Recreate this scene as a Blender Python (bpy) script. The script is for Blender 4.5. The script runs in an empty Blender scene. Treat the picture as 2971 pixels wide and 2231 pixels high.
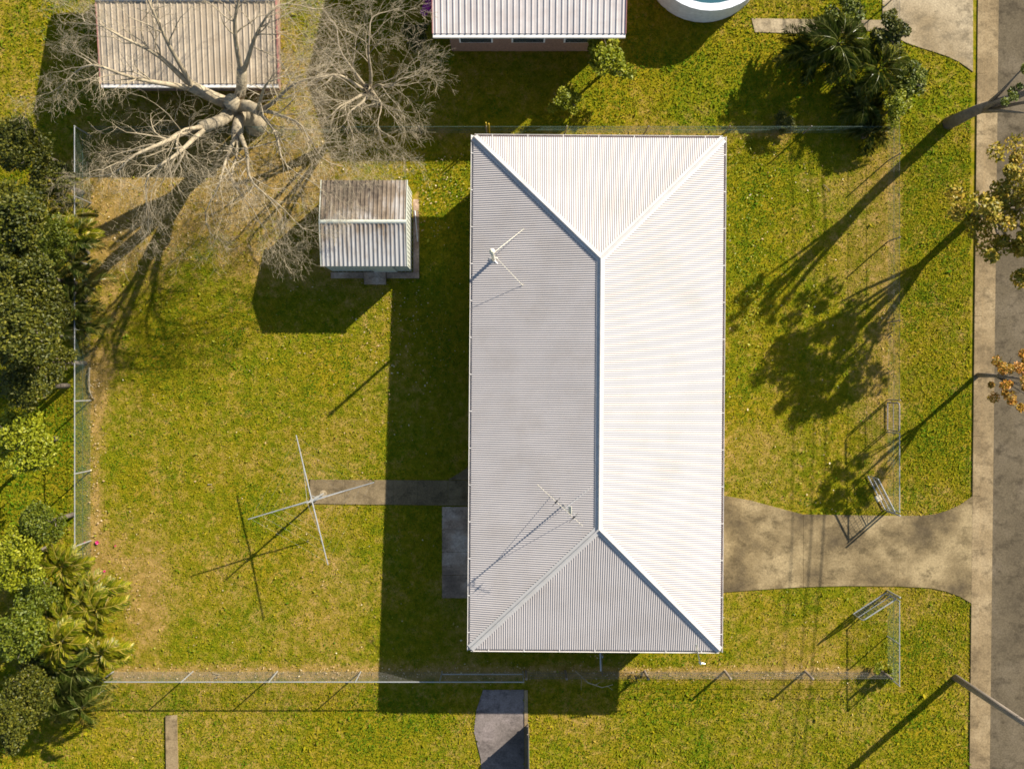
import bpy, math, random
import numpy as np
from mathutils import Vector, Matrix
random.seed(7); RNG = np.random.default_rng(7)
R = math.radians
C = bpy.context.scene.collection
SC = bpy.context.scene

# ------------------------------------------------------------------ camera, sky, sun, exposure
H, F, S = 36.0, 2808.0, 0.0235          # camera height, focal length in photo pixels, fall of the land to the south
CX, CY = 1485.5, 1115.5
cam = bpy.data.cameras.new('camera'); co = bpy.data.objects.new('camera', cam); C.objects.link(co)
co.location = (0, 0, H); co.rotation_euler = (0, 0, 0)
cam.sensor_width = 36; cam.lens = 36 * F / 2971; cam.clip_end = 2000; cam.clip_start = 0.5
SC.camera = co
SC.cycles.filter_width = 1.7
EL, AZ = R(30.6), R(48.6)               # sun height; azimuth clockwise from north
sdir = Vector((math.sin(AZ) * math.cos(EL), math.cos(AZ) * math.cos(EL), math.sin(EL)))
w = bpy.data.worlds.new('World'); SC.world = w; w.use_nodes = True
nt = w.node_tree; bg = nt.nodes['Background']; bg.inputs['Strength'].default_value = 0.076
sky = nt.nodes.new('ShaderNodeTexSky'); sky.sky_type = 'NISHITA'; sky.sun_disc = False
sky.sun_elevation = EL; sky.sun_rotation = AZ; sky.air_density = 1.0; sky.dust_density = 0.6; sky.ozone_density = 1.5
nt.links.new(sky.outputs[0], bg.inputs[0])
sl = bpy.data.lights.new('sun', 'SUN'); sl.energy = 5.0; sl.angle = R(0.5); sl.color = (1.0, 0.935, 0.84)
so = bpy.data.objects.new('sun', sl); C.objects.link(so)
so.rotation_euler = sdir.to_track_quat('Z', 'Y').to_euler(); so.location = (20, 20, 30)
SC.view_settings.view_transform = 'Standard'; SC.view_settings.look = 'None'
SC.view_settings.exposure = 1.2; SC.view_settings.gamma = 1.0; SC.view_settings.use_curve_mapping = False

# ------------------------------------------------------------------ where things stand
def P(px, py, h=0.0):
    """point h metres above the sloping ground that the photo shows at px, py"""
    d = py - CY; y = -d * (H - h) / F / (1 - d * S / F)
    z = S * y + h
    return Vector(((px - CX) * (H - z) / F, y, z))
def PZ(px, py, z): return Vector(((px - CX) * (H - z) / F, -(py - CY) * (H - z) / F, z))
def gz(y): return S * y

# ------------------------------------------------------------------ materials
def srgb(r, g, b):
    f = lambda c: ((c / 255) / 12.92) if c / 255 <= .04045 else (((c / 255) + .055) / 1.055) ** 2.4
    return (f(r), f(g), f(b))
def newmat(name):
    m = bpy.data.materials.new(name); m.use_nodes = True
    n = m.node_tree.nodes; b = n['Principled BSDF']; return m, n, m.node_tree.links, b
def ramp(n, stops, interp='LINEAR'):
    r = n.new('ShaderNodeValToRGB'); r.color_ramp.interpolation = interp; e = r.color_ramp.elements
    while len(e) < len(stops): e.new(0.5)
    for i, (p, c) in enumerate(stops): e[i].position = p; e[i].color = (*c, 1) if len(c) == 3 else c
    return r
def noise(n, l, coord, scale, detail=4, rough=.55, dist=0):
    t = n.new('ShaderNodeTexNoise'); t.inputs['Scale'].default_value = scale; t.inputs['Detail'].default_value = detail
    t.inputs['Roughness'].default_value = rough; t.inputs['Distortion'].default_value = dist
    if coord is not None: l.new(coord, t.inputs['Vector'])
    return t
def coords(n, l, scale=(1, 1, 1), kind='Object'):
    tc = n.new('ShaderNodeTexCoord'); mp = n.new('ShaderNodeMapping'); mp.inputs['Scale'].default_value = scale
    l.new(tc.outputs[kind], mp.inputs['Vector']); return mp.outputs['Vector']
def mixc(n, l, fac, a, b, blend='MIX'):
    m = n.new('ShaderNodeMix'); m.data_type = 'RGBA'; m.blend_type = blend
    for s, v in ((m.inputs[0], fac), (m.inputs[6], a), (m.inputs[7], b)):
        if hasattr(v, 'links') or hasattr(v, 'is_linked'): l.new(v, s)
        elif isinstance(v, (int, float)): s.default_value = v
        else: s.default_value = (*v, 1)
    return m.outputs[2]
def simple(name, col, rough=.6, metal=0, var=.15, scale=6, stretch=(1, 1, 1), bump=0, dirt=None, dirtamt=.4, dirtscale=2):
    m, n, l, b = newmat(name); v = coords(n, l, stretch)
    nz = noise(n, l, v, scale, 5)
    lo = tuple(c * (1 - var) for c in col); hi = tuple(min(1, c * (1 + var)) for c in col)
    r = ramp(n, [(.3, lo), (.7, hi)]); l.new(nz.outputs[0], r.inputs[0]); out = r.outputs[0]
    if dirt:
        d = noise(n, l, v, dirtscale, 6, .65); dr = ramp(n, [(.45, (0, 0, 0)), (.72, (dirtamt,) * 3)]); l.new(d.outputs[0], dr.inputs[0])
        out = mixc(n, l, dr.outputs[0], out, dirt)
    l.new(out, b.inputs['Base Color']); b.inputs['Roughness'].default_value = rough; b.inputs['Metallic'].default_value = metal
    if bump:
        bp = n.new('ShaderNodeBump'); bp.inputs['Strength'].default_value = bump; bp.inputs['Distance'].default_value = .01
        l.new(nz.outputs[0], bp.inputs['Height']); l.new(bp.outputs[0], b.inputs['Normal'])
    return m
M = {}
M['roof'] = simple('roof_paint', (.372, .335, .305), .6, 0, .05, .8, dirt=(.29, .25, .21), dirtamt=.45, dirtscale=.7)
M['cap'] = simple('cap_metal', (.42, .395, .36), .5, 0, .06, 3, dirt=(.32, .29, .24), dirtamt=.4)
M['gutter'] = simple('gutter_paint', (.62, .58, .52), .5, 0, .06, 3, dirt=(.3, .26, .2), dirtamt=.3)
M['fascia'] = simple('fascia_paint', (.30, .12, .10), .6)
M['soffit'] = simple('soffit_sheet', (.6, .58, .52), .8)
M['wall'] = simple('wall_boards', (.55, .52, .44), .7)
M['glass'] = simple('window_glass', (.04, .05, .06), .08)
M['frame'] = simple('white_frame', (.7, .7, .68), .4)
M['galv'] = simple('galvanised_steel', (.32, .32, .30), .45, .35, .12, 9)
M['rusty'] = simple('weathered_steel', (.22, .2, .17), .6, .3, .25, 8, dirt=(.2, .09, .04), dirtamt=.5, dirtscale=5)
M['wire'] = simple('wire_mesh_steel', (.09, .085, .07), .6, .2)
M['wirevinyl'] = simple('green_mesh', (.04, .075, .06), .5)
M['cream'] = simple('cream_pipe', (.62, .57, .42), .5, 0, .08, 4)
M['alu'] = simple('aluminium', (.6, .58, .5), .35, .5)
M['dullalu'] = simple('dull_aluminium', (.3, .27, .2), .5, .3)
M['black'] = simple('black_plastic', (.015, .015, .018), .4)
M['bark'] = simple('pale_bark', (.31, .25, .155), .85, 0, .3, 5, bump=.6, dirt=(.12, .085, .045), dirtamt=.7, dirtscale=3)
M['barkd'] = simple('dark_bark', (.14, .11, .08), .9, 0, .3, 6, bump=.6)
M['shedwall'] = simple('shed_wall_sheet', (.42, .43, .35), .6, 0, .06, 3, dirt=(.3, .25, .18), dirtamt=.4)
M['concrete'] = simple('plain_concrete', (.25, .21, .16), .9, 0, .15, 4, bump=.3)
M['signboard'] = simple('sign_board', (.62, .52, .34), .5, 0, .12, 14)
M['timber'] = simple('grey_timber', (.2, .16, .12), .85, 0, .25, 5, (1, 1, .2))
M['brick'] = simple('brown_brick', (.22, .13, .09), .9, 0, .25, 14)
M['pink'] = simple('magenta_petal', (.5, .005, .12), .6)
M['teal'] = simple('teal_plastic', (.02, .25, .25), .5)
M['pinkplant'] = simple('magenta_bracts', (.35, .03, .3), .7)
M['poolwall'] = simple('white_pool_wall', (.62, .64, .64), .4)

def concrete_mat(name, base, dark, light, seed):
    m, n, l, b = newmat(name); v = coords(n, l)
    a = noise(n, l, v, .55, 8, .62); a.inputs['Detail'].default_value = 9
    r1 = ramp(n, [(.36, dark), (.5, base), (.64, light)]); l.new(a.outputs[0], r1.inputs[0])
    mp = n.new('ShaderNodeMapping'); mp.inputs['Location'].default_value = (seed, seed * 2, 0); mp.inputs['Scale'].default_value = (1, 1.25, 1); l.new(v, mp.inputs['Vector'])
    c = noise(n, l, mp.outputs[0], 1.7, 9, .74, .1); r2 = ramp(n, [(.5, (0, 0, 0)), (.64, (.8, .8, .8))]); l.new(c.outputs[0], r2.inputs[0])
    o = mixc(n, l, r2.outputs[0], r1.outputs[0], tuple(x * .45 for x in base))
    f = noise(n, l, v, 16, 6, .8); r3 = ramp(n, [(.35, (.68, .68, .68)), (.65, (1.25, 1.25, 1.25))]); l.new(f.outputs[0], r3.inputs[0])
    o = mixc(n, l, 1.0, o, r3.outputs[0], 'MULTIPLY')
    # a few hairline cracks
    vo = n.new('ShaderNodeTexVoronoi'); vo.feature = 'DISTANCE_TO_EDGE'; vo.inputs['Scale'].default_value = .42
    wv = noise(n, l, v, 1.6, 4); va = n.new('ShaderNodeVectorMath'); va.operation = 'MULTIPLY_ADD'
    l.new(wv.outputs['Color'], va.inputs[0]); va.inputs[1].default_value = (.8, .8, .8); l.new(v, va.inputs[2]); l.new(va.outputs[0], vo.inputs['Vector'])
    rc = ramp(n, [(0, (1, 1, 1)), (.006, (1, 1, 1)), (.012, (0, 0, 0))]); l.new(vo.outputs[0], rc.inputs[0])
    cs = ramp(n, [(.56, (0, 0, 0)), (.64, (.22, .22, .22))]); l.new(noise(n, l, v, .4, 2).outputs[0], cs.inputs[0])
    cf = mixc(n, l, 1.0, rc.outputs[0], cs.outputs[0], 'MULTIPLY')
    o = mixc(n, l, cf, o, tuple(x * .3 for x in base))
    l.new(o, b.inputs['Base Color']); b.inputs['Roughness'].default_value = .95; b.inputs['Specular IOR Level'].default_value = .1
    bp = n.new('ShaderNodeBump'); bp.inputs['Strength'].default_value = .4; bp.inputs['Distance'].default_value = .01
    l.new(f.outputs[0], bp.inputs['Height']); l.new(bp.outputs[0], b.inputs['Normal'])
    return m
M['drive'] = concrete_mat('driveway_concrete', (.185, .135, .066), (.085, .063, .034), (.30, .225, .115), 3)
M['path'] = concrete_mat('path_concrete', (.155, .113, .058), (.11, .08, .042), (.21, .155, .082), 9)
M['slab'] = concrete_mat('mottled_slab', (.36, .25, .17), (.14, .10, .07), (.55, .44, .34), 17)
M['kerb'] = concrete_mat('kerb_concrete', (.23, .165, .085), (.16, .115, .06), (.31, .23, .125), 5)
M['road'] = concrete_mat('road_bitumen', (.108, .084, .050), (.09, .07, .042), (.13, .102, .064), 25)
M['bitumen'] = concrete_mat('dark_paving', (.17, .14, .12), (.12, .10, .085), (.22, .18, .16), 31)
M['gravel'] = concrete_mat('neighbour_concrete', (.32, .25, .15), (.24, .18, .10), (.4, .32, .2), 41)

def ground_mat():
    m, n, l, b = newmat('lawn_soil'); v = coords(n, l)
    at = n.new('ShaderNodeAttribute'); at.attribute_name = 'dry'
    big = noise(n, l, v, .35, 6, .6); fine = noise(n, l, v, 22, 5, .75); mid = noise(n, l, v, 3.2, 6, .65)
    g = ramp(n, [(.36, (.10, .112, .004)), (.5, (.186, .158, .006)), (.64, (.225, .172, .012))]); l.new(mid.outputs[0], g.inputs[0])
    g2 = ramp(n, [(.35, (.8, .95, .8)), (.65, (1.2, 1.05, 1.1))]); l.new(big.outputs[0], g2.inputs[0])
    gc = mixc(n, l, 1.0, g.outputs[0], g2.outputs[0], 'MULTIPLY')
    t = ramp(n, [(.35, (.18, .12, .022)), (.65, (.32, .205, .065))]); l.new(mid.outputs[0], t.inputs[0])
    mth = n.new('ShaderNodeMath'); mth.operation = 'MULTIPLY_ADD'; l.new(mid.outputs[0], mth.inputs[0]); mth.inputs[1].default_value = 1.3
    sub = n.new('ShaderNodeMath'); sub.operation = 'SUBTRACT'; l.new(at.outputs['Fac'], sub.inputs[0]); sub.inputs[1].default_value = .70
    l.new(sub.outputs[0], mth.inputs[2]); mth.use_clamp = True
    mr = ramp(n, [(.25, (0, 0, 0)), (.75, (1, 1, 1))]); l.new(mth.outputs[0], mr.inputs[0])
    o = mixc(n, l, mr.outputs[0], gc, t.outputs[0])
    fr = ramp(n, [(.3, (.6, .65, .5)), (.5, (1, 1, 1)), (.7, (1.4, 1.35, 1.4))]); l.new(fine.outputs[0], fr.inputs[0])
    o = mixc(n, l, 1.0, o, fr.outputs[0], 'MULTIPLY')
    l.new(o, b.inputs['Base Color']); b.inputs['Roughness'].default_value = 1; b.inputs['Specular IOR Level'].default_value = .02
    bp = n.new('ShaderNodeBump'); bp.inputs['Strength'].default_value = .6; bp.inputs['Distance'].default_value = .02
    l.new(fine.outputs[0], bp.inputs['Height']); l.new(bp.outputs[0], b.inputs['Normal'])
    return m
M['ground'] = ground_mat()
def leaf_mat(name, stops, trans=.25, rough=.55, spec=.3):
    m, n, l, b = newmat(name)
    at = n.new('ShaderNodeAttribute'); at.attribute_name = 'tone'
    r = ramp(n, stops); l.new(at.outputs['Fac'], r.inputs[0]); l.new(r.outputs[0], b.inputs['Base Color'])
    b.inputs['Roughness'].default_value = rough; b.inputs['Specular IOR Level'].default_value = spec
    if trans:
        tr = n.new('ShaderNodeBsdfTranslucent'); mx = n.new('ShaderNodeMixShader'); mx.inputs[0].default_value = trans
        l.new(r.outputs[0], tr.inputs[0]); l.new(b.outputs[0], mx.inputs[1]); l.new(tr.outputs[0], mx.inputs[2])
        l.new(mx.outputs[0], n['Material Output'].inputs[0])
    return m
M['grass'] = leaf_mat('grass_blades', [(0, (.055, .12, .004)), (.25, (.125, .15, .005)), (.5, (.228, .19, .006)), (.74, (.27, .20, .014)), (.88, (.33, .22, .045)), (1, (.45, .33, .11))], .15, .9, .04)
M['litter'] = leaf_mat('dead_leaves', [(0, (.08, .04, .015)), (.35, (.26, .16, .06)), (.7, (.42, .29, .14)), (1, (.58, .47, .28))], .1)
M['leaf_dark'] = leaf_mat('olive_leaves', [(0, (.025, .035, .003)), (.5, (.075, .08, .004)), (1, (.17, .15, .01))])
M['leaf_green'] = leaf_mat('green_leaves', [(0, (.04, .058, .003)), (.5, (.10, .125, .004)), (1, (.20, .20, .012))])
M['leaf_lime'] = leaf_mat('lime_leaves', [(0, (.11, .14, .003)), (.5, (.20, .215, .004)), (1, (.32, .30, .012))])
M['leaf_yellow'] = leaf_mat('yellow_leaves', [(0, (.09, .10, .005)), (.5, (.28, .22, .01)), (1, (.45, .28, .03))])
M['leaf_orange'] = leaf_mat('orange_leaves', [(0, (.12, .12, .01)), (.5, (.4, .22, .015)), (1, (.5, .16, .03))])
M['frond'] = leaf_mat('palm_frond', [(0, (.05, .08, .003)), (.4, (.13, .16, .005)), (.75, (.32, .28, .012)), (1, (.5, .38, .10))], .25, .4)
M['frond_dark'] = leaf_mat('palm_frond_dark', [(0, (.02, .035, .005)), (.6, (.06, .085, .01)), (1, (.2, .2, .05))], .2, .35)

def stain_roof():
    m, n, l, b = newmat('stained_shed_roof'); v = coords(n, l)
    st = coords(n, l, (5, .55, 1)); a = noise(n, l, st, 1.6, 7, .65); bb = noise(n, l, v, 1.1, 5, .6)
    ad = n.new('ShaderNodeMath'); ad.operation = 'ADD'; l.new(a.outputs[0], ad.inputs[0]); l.new(bb.outputs[0], ad.inputs[1])
    # more leaf stain on the north slope and near the west end
    sp = n.new('ShaderNodeSeparateXYZ'); l.new(v, sp.inputs[0])
    gr = n.new('ShaderNodeMapRange'); gr.inputs[1].default_value = -1.5; gr.inputs[2].default_value = 1.2; gr.inputs[3].default_value = -.34; gr.inputs[4].default_value = .32
    l.new(sp.outputs[1], gr.inputs[0]); gx = n.new('ShaderNodeMapRange'); gx.inputs[1].default_value = -1.5; gx.inputs[2].default_value = 1.5; gx.inputs[3].default_value = .10; gx.inputs[4].default_value = -.05
    l.new(sp.outputs[0], gx.inputs[0])
    s2 = n.new('ShaderNodeMath'); s2.operation = 'ADD'; l.new(ad.outputs[0], s2.inputs[0]); l.new(gr.outputs[0], s2.inputs[1])
    s3 = n.new('ShaderNodeMath'); s3.operation = 'ADD'; l.new(s2.outputs[0], s3.inputs[0]); l.new(gx.outputs[0], s3.inputs[1])
    r = ramp(n, [(.40, (.33, .315, .29)), (.5, (.27, .24, .205)), (.6, (.17, .125, .08)), (.72, (.09, .065, .04))])
    hf = n.new('ShaderNodeMath'); hf.operation = 'MULTIPLY'; hf.inputs[1].default_value = .5; l.new(s3.outputs[0], hf.inputs[0]); l.new(hf.outputs[0], r.inputs[0])
    l.new(r.outputs[0], b.inputs['Base Color']); b.inputs['Roughness'].default_value = .6
    return m
M['shedroof'] = stain_roof()
def water_mat():
    m, n, l, b = newmat('pool_water'); b.inputs['Base Color'].default_value = (.03, .09, .11, 1); b.inputs['Roughness'].default_value = .08
    nz = noise(n, l, coords(n, l), 3, 3); bp = n.new('ShaderNodeBump'); bp.inputs['Strength'].default_value = .3
    l.new(nz.outputs[0], bp.inputs['Height']); l.new(bp.outputs[0], b.inputs['Normal']); return m
M['water'] = water_mat()

# ------------------------------------------------------------------ building helpers
def tag(o, label=None, cat=None, group=None, kind=None):
    if label: o['label'] = label
    if cat: o['category'] = cat
    if group: o['group'] = group
    if kind: o['kind'] = kind
    return o
def thing(name, loc, label, cat, group=None, rz=0):
    o = bpy.data.objects.new(name, None); C.objects.link(o); o.location = loc; o.rotation_euler = (0, 0, rz)
    o.empty_display_size = .3
    bpy.context.view_layer.update() if False else None
    return tag(o, label, cat, group)
class MB:
    """collects shapes into one mesh, coordinates local to the parent"""
    def __init__(s): s.v = []; s.f = []; s.tone = []
    def add(s, vs, fs, tone=None):
        k = len(s.v); s.v += [tuple(p) for p in vs]; s.f += [tuple(i + k for i in f) for f in fs]
        s.tone += [tone if tone is not None else 0.5] * len(vs)
    def box(s, a, b):
        x0, y0, z0 = a; x1, y1, z1 = b
        s.add([(x0, y0, z0), (x1, y0, z0), (x1, y1, z0), (x0, y1, z0), (x0, y0, z1), (x1, y0, z1), (x1, y1, z1), (x0, y1, z1)],
              [(0, 3, 2, 1), (4, 5, 6, 7), (0, 1, 5, 4), (1, 2, 6, 5), (2, 3, 7, 6), (3, 0, 4, 7)])
    def prism(s, poly, z0, z1, zf=None):
        n = len(poly)
        if zf: bot = [(x, y, zf(x, y) + z0) for x, y in poly]; top = [(x, y, zf(x, y) + z1) for x, y in poly]
        else: bot = [(x, y, z0) for x, y in poly]; top = [(x, y, z1) for x, y in poly]
        a = sum(poly[i][0] * poly[(i + 1) % n][1] - poly[(i + 1) % n][0] * poly[i][1] for i in range(n))
        if a < 0: bot.reverse(); top.reverse()
        s.add(bot + top, [tuple(range(n - 1, -1, -1)), tuple(range(n, 2 * n))] + [(i, (i + 1) % n, n + (i + 1) % n, n + i) for i in range(n)])
    def tube(s, pts, rad, n=6, cap=True, tone=None):
        pts = [Vector(p) for p in pts]; m = len(pts)
        if not isinstance(rad, (list, tuple)): rad = [rad] * m
        vs = []; up = None
        for i, p in enumerate(pts):
            d = (pts[min(i + 1, m - 1)] - pts[max(i - 1, 0)])
            if d.length < 1e-7: d = Vector((0, 0, 1))
            d.normalize()
            if up is None: up = d.orthogonal().normalized()
            else:
                up = up - d * up.dot(d)
                up = up.normalized() if up.length > 1e-5 else d.orthogonal().normalized()
            q = d.cross(up)
            for k in range(n):
                a = 2 * math.pi * k / n; vs.append(p + (up * math.cos(a) + q * math.sin(a)) * rad[i])
        fs = [(i * n + k, i * n + (k + 1) % n, (i + 1) * n + (k + 1) % n, (i + 1) * n + k) for i in range(m - 1) for k in range(n)]
        if cap: fs += [tuple(range(n - 1, -1, -1)), tuple((m - 1) * n + k for k in range(n))]
        s.add(vs, fs, tone)
    def disc(s, c, r, h, n=24, r2=None):
        c = Vector(c); r2 = r if r2 is None else r2
        s.add([c + Vector((r * math.cos(2 * math.pi * k / n), r * math.sin(2 * math.pi * k / n), 0)) for k in range(n)] +
              [c + Vector((r2 * math.cos(2 * math.pi * k / n), r2 * math.sin(2 * math.pi * k / n), h)) for k in range(n)],
              [tuple(range(n - 1, -1, -1)), tuple(range(n, 2 * n))] + [(k, (k + 1) % n, n + (k + 1) % n, n + k) for k in range(n)])
    def build(s, name, mat, parent=None, smooth=False, tone=False, kind=None, label=None):
        me = bpy.data.meshes.new(name); me.from_pydata(s.v, [], s.f); me.materials.append(mat)
        if tone:
            a = me.attributes.new('tone', 'FLOAT', 'POINT'); a.data.foreach_set('value', s.tone)
        if smooth: me.polygons.foreach_set('use_smooth', [True] * len(me.polygons))
        me.update(); o = bpy.data.objects.new(name, me); C.objects.link(o); o.parent = parent
        if kind: o['kind'] = kind
        if label: o['label'] = label
        return o
def copy_tree(o, parent=None):
    c = o.copy(); C.objects.link(c); c.parent = parent
    for ch in list(o.children): copy_tree(ch, c)
    return c
def npmesh(name, verts, nper, mat, tone=None, parent=None):
    """many separate polygons with nper corners each"""
    nv = len(verts); nf = nv // nper
    me = bpy.data.meshes.new(name); me.vertices.add(nv); me.vertices.foreach_set('co', np.asarray(verts, dtype=np.float32).ravel())
    me.loops.add(nv); me.loops.foreach_set('vertex_index', np.arange(nv, dtype=np.int32))
    me.polygons.add(nf); me.polygons.foreach_set('loop_start', np.arange(0, nv, nper, dtype=np.int32))
    try: me.polygons.foreach_set('loop_total', np.full(nf, nper, dtype=np.int32))
    except Exception: pass
    if tone is not None:
        a = me.attributes.new('tone', 'FLOAT', 'POINT'); a.data.foreach_set('value', np.repeat(tone, nper).astype(np.float32))
    me.materials.append(mat); me.update(calc_edges=True)
    o = bpy.data.objects.new(name, me); C.objects.link(o); o.parent = parent; return o
def leaf_quads(pos, size, tilt=1.2, aspect=.5, rng=RNG, bias=None):
    n = len(pos); th = rng.uniform(0, 2 * np.pi, n); ph = rng.normal(0, tilt * .5, n); ro = rng.normal(0, tilt * .4, n)
    u = np.stack([np.cos(th) * np.cos(ph), np.sin(th) * np.cos(ph), np.sin(ph)], 1)
    w_ = np.stack([-np.sin(th) * np.cos(ro), np.cos(th) * np.cos(ro), np.sin(ro)], 1)
    sz = np.asarray(size)[:, None] if np.ndim(size) else size
    a = pos - u * sz * .5; b = pos + w_ * sz * aspect * .5; c = pos + u * sz * .5; d = pos - w_ * sz * aspect * .5
    return np.stack([a, d, c, b], 1).reshape(-1, 3)

# ------------------------------------------------------------------ ground
def vnoise(x, y, sc, seed):
    r = np.random.default_rng(seed); g = r.uniform(0, 1, (256, 256)); fx, fy = x / sc, y / sc; ix, iy = np.floor(fx).astype(int), np.floor(fy).astype(int); tx, ty = fx - ix, fy - iy
    tx = tx * tx * (3 - 2 * tx); ty = ty * ty * (3 - 2 * ty); a = g[ix % 256, iy % 256]; b = g[(ix + 1) % 256, iy % 256]; c = g[ix % 256, (iy + 1) % 256]; d = g[(ix + 1) % 256, (iy + 1) % 256]
    return (a * (1 - tx) + b * tx) * (1 - ty) + (c * (1 - tx) + d * tx) * ty
def dryness(px, py):
    """how dry or bare the turf is, by place in the yard (photo pixels on the ground)"""
    d = .36 + .30 * (vnoise(px, py, 190, 5) - .5) + .22 * (vnoise(px, py, 75, 6) - .5)
    def blob(cx, cy, rx, ry, a):
        nonlocal d; q = ((px - cx) / rx) ** 2 + ((py - cy) / ry) ** 2; d += a * np.exp(-q)
    blob(560, 570, 360, 190, .62); blob(330, 560, 120, 220, .25); blob(850, 500, 180, 80, .35); blob(800, 250, 400, 140, .3)
    blob(430, 1760, 70, 190, .55); blob(310, 1600, 60, 90, .4); blob(1207, 590, 14, 60, .7); blob(620, 1640, 130, 70, .12)
    blob(330, 930, 60, 120, .35); blob(280, 1110, 40, 90, .6); blob(820, 1300, 330, 260, .06); blob(1000, 1750, 200, 200, .08)
    d += .55 * np.exp(-((px - 278) / 22) ** 2) * (py > 1000) * (py < 1700)
    d += .75 * np.exp(-((py - 1950) / 18) ** 2) * (px > 330) * (px < 2560)
    d += .30 * np.exp(-((px - 2570) / 40) ** 2) * (py > 380) * (py < 1480)
    d += .35 * np.exp(-((py - 384) / 12) ** 2) * (px > 1200) * (px < 2300)
    blob(2480, 700, 90, 260, .16); blob(2510, 1110, 50, 90, .40); blob(2250, 1250, 90, 240, .14); blob(2300, 640, 60, 80, .08)
    blob(1290, 550, 90, 70, -.28); blob(2190, 640, 90, 260, -.30); blob(2250, 1740, 120, 60, -.15); blob(2520, 1900, 90, 60, -.3); blob(1240, 900, 130, 300, -.2)
    blob(560, 940, 120, 90, -.18); blob(420, 1080, 100, 90, -.16); blob(1150, 1600, 90, 200, -.12); blob(480, 1900, 160, 60, -.12)
    blob(2250, 250, 300, 150, -.12); blob(100, 1350, 200, 200, -.2); blob(2720, 1150, 90, 160, -.18); blob(2690, 1900, 80, 100, -.06)
    return np.clip(d, 0, 1)
def topx(x, y):
    z = S * y; return x * F / (H - z) + CX, -y * F / (H - z) + CY
def build_ground():
    xs = np.concatenate([np.linspace(-400, -26, 12), np.linspace(-25, 25, 201), np.linspace(26, 400, 12)])
    ys = np.concatenate([np.linspace(-400, -19, 12), np.linspace(-18, 18, 145), np.linspace(19, 400, 12)])
    X, Y = np.meshgrid(xs, ys); Z = S * np.clip(Y, -60, 60)
    me = bpy.data.meshes.new('ground'); nx, ny = len(xs), len(ys)
    v = np.stack([X, Y, Z], -1).reshape(-1, 3)
    f = [(j * nx + i, j * nx + i + 1, (j + 1) * nx + i + 1, (j + 1) * nx + i) for j in range(ny - 1) for i in range(nx - 1)]
    me.from_pydata(v.tolist(), [], f); px, py = topx(X, Y)
    a = me.attributes.new('dry', 'FLOAT', 'POINT'); a.data.foreach_set('value', dryness(px, py).ravel().astype(np.float32))
    me.materials.append(M['ground']); o = bpy.data.objects.new('ground', me); C.objects.link(o); tag(o, kind='structure')
build_ground()

DRIVE = [(2050, 1434), (2103, 1438), (2180, 1452), (2260, 1474), (2330, 1492), (2450, 1494), (2605, 1496), (2680, 1495), (2715, 1491), (2750, 1480), (2785, 1464), (2822, 1438),
         (2822, 1752), (2785, 1730), (2745, 1715), (2700, 1705), (2605, 1700), (2450, 1699), (2330, 1702), (2200, 1710), (2103, 1717), (2050, 1720)]
PATHS = [[(900, 1391), (1400, 1394), (1400, 1467), (900, 1461)], [(1283, 1470), (1400, 1470), (1400, 1734), (1283, 1734)], [(1300, 1392), (1400, 1330), (1400, 1392)]]
def inpoly(px, py, poly):
    ins = np.zeros(px.shape, bool); n = len(poly)
    for i in range(n):
        x1, y1 = poly[i]; x2, y2 = poly[(i + 1) % n]
        if y1 == y2: continue
        c = ((y1 > py) != (y2 > py)) & (px < (x2 - x1) * (py - y1) / (y2 - y1) + x1); ins ^= c
    return ins
NCONC = [(2560, -60), (2822, -60), (2822, 210), (2805, 197), (2780, 180), (2750, 166), (2710, 152), (2670, 140), (2630, 126), (2595, 108), (2560, 85)]
NPATH = [(2180, 55), (2560, 60), (2560, 88), (2400, 100), (2190, 95)]
SPAVE = [(1402, 2000), (1520, 2000), (1522, 2400), (1402, 2400), (1395, 2200), (1375, 2120), (1382, 2060)]

def ground_poly(name, poly, mat, z, kind='structure', parent=None, thick=.05):
    m = MB(); pts = [P(*q)[:2] for q in poly]
    m.prism(pts, z - thick, z, lambda x, y: S * y)
    return tag(m.build(name, mat, parent), kind=kind if parent is None else None)
# road, gutter and verge
def strip(name, x0, x1, mat, z, thick=.05):
    a = P(x0, 1115)[0]; b = P(x1, 1115)[0]; m = MB()
    m.prism([(a, -60), (b, -60), (b, 60), (a, 60)], z - thick, z, lambda x, y: S * y)
    return tag(m.build(name, mat), kind='structure')
strip('road', 2884, 3500, M['road'], .012)
strip('road_gutter', 2846, 2884, M['kerb'], .02)
# kerb with the drop at both driveways
def kerb():
    root = bpy.data.objects.new('kerb', None); C.objects.link(root); tag(root, kind='structure')
    xa, xb = P(2824, 1115)[0], P(2845, 1115)[0]
    yy = P(2830, 2400)[1]
    ends = [P(2830, 1752)[1], P(2830, 1438)[1], P(2830, 215)[1], P(2830, -60)[1], 30]
    def seg(y0, y1, h):
        n = max(1, round(abs(y1 - y0) / 2.4))
        for i in range(n):
            a = y0 + (y1 - y0) * i / n + .006; b_ = y0 + (y1 - y0) * (i + 1) / n - .006
            m = MB(); m.prism([(xa, a), (xb, a), (xb + .03, b_), (xa, b_)], -.05, h, lambda x, y: S * y); m.build('kerb_stone', M['kerb'], root)
    seg(yy, ends[0], .05); seg(ends[0], ends[1], .038); seg(ends[1], ends[2], .05); seg(ends[2], ends[3], .038); seg(ends[3], ends[4], .05)
kerb()
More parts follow.
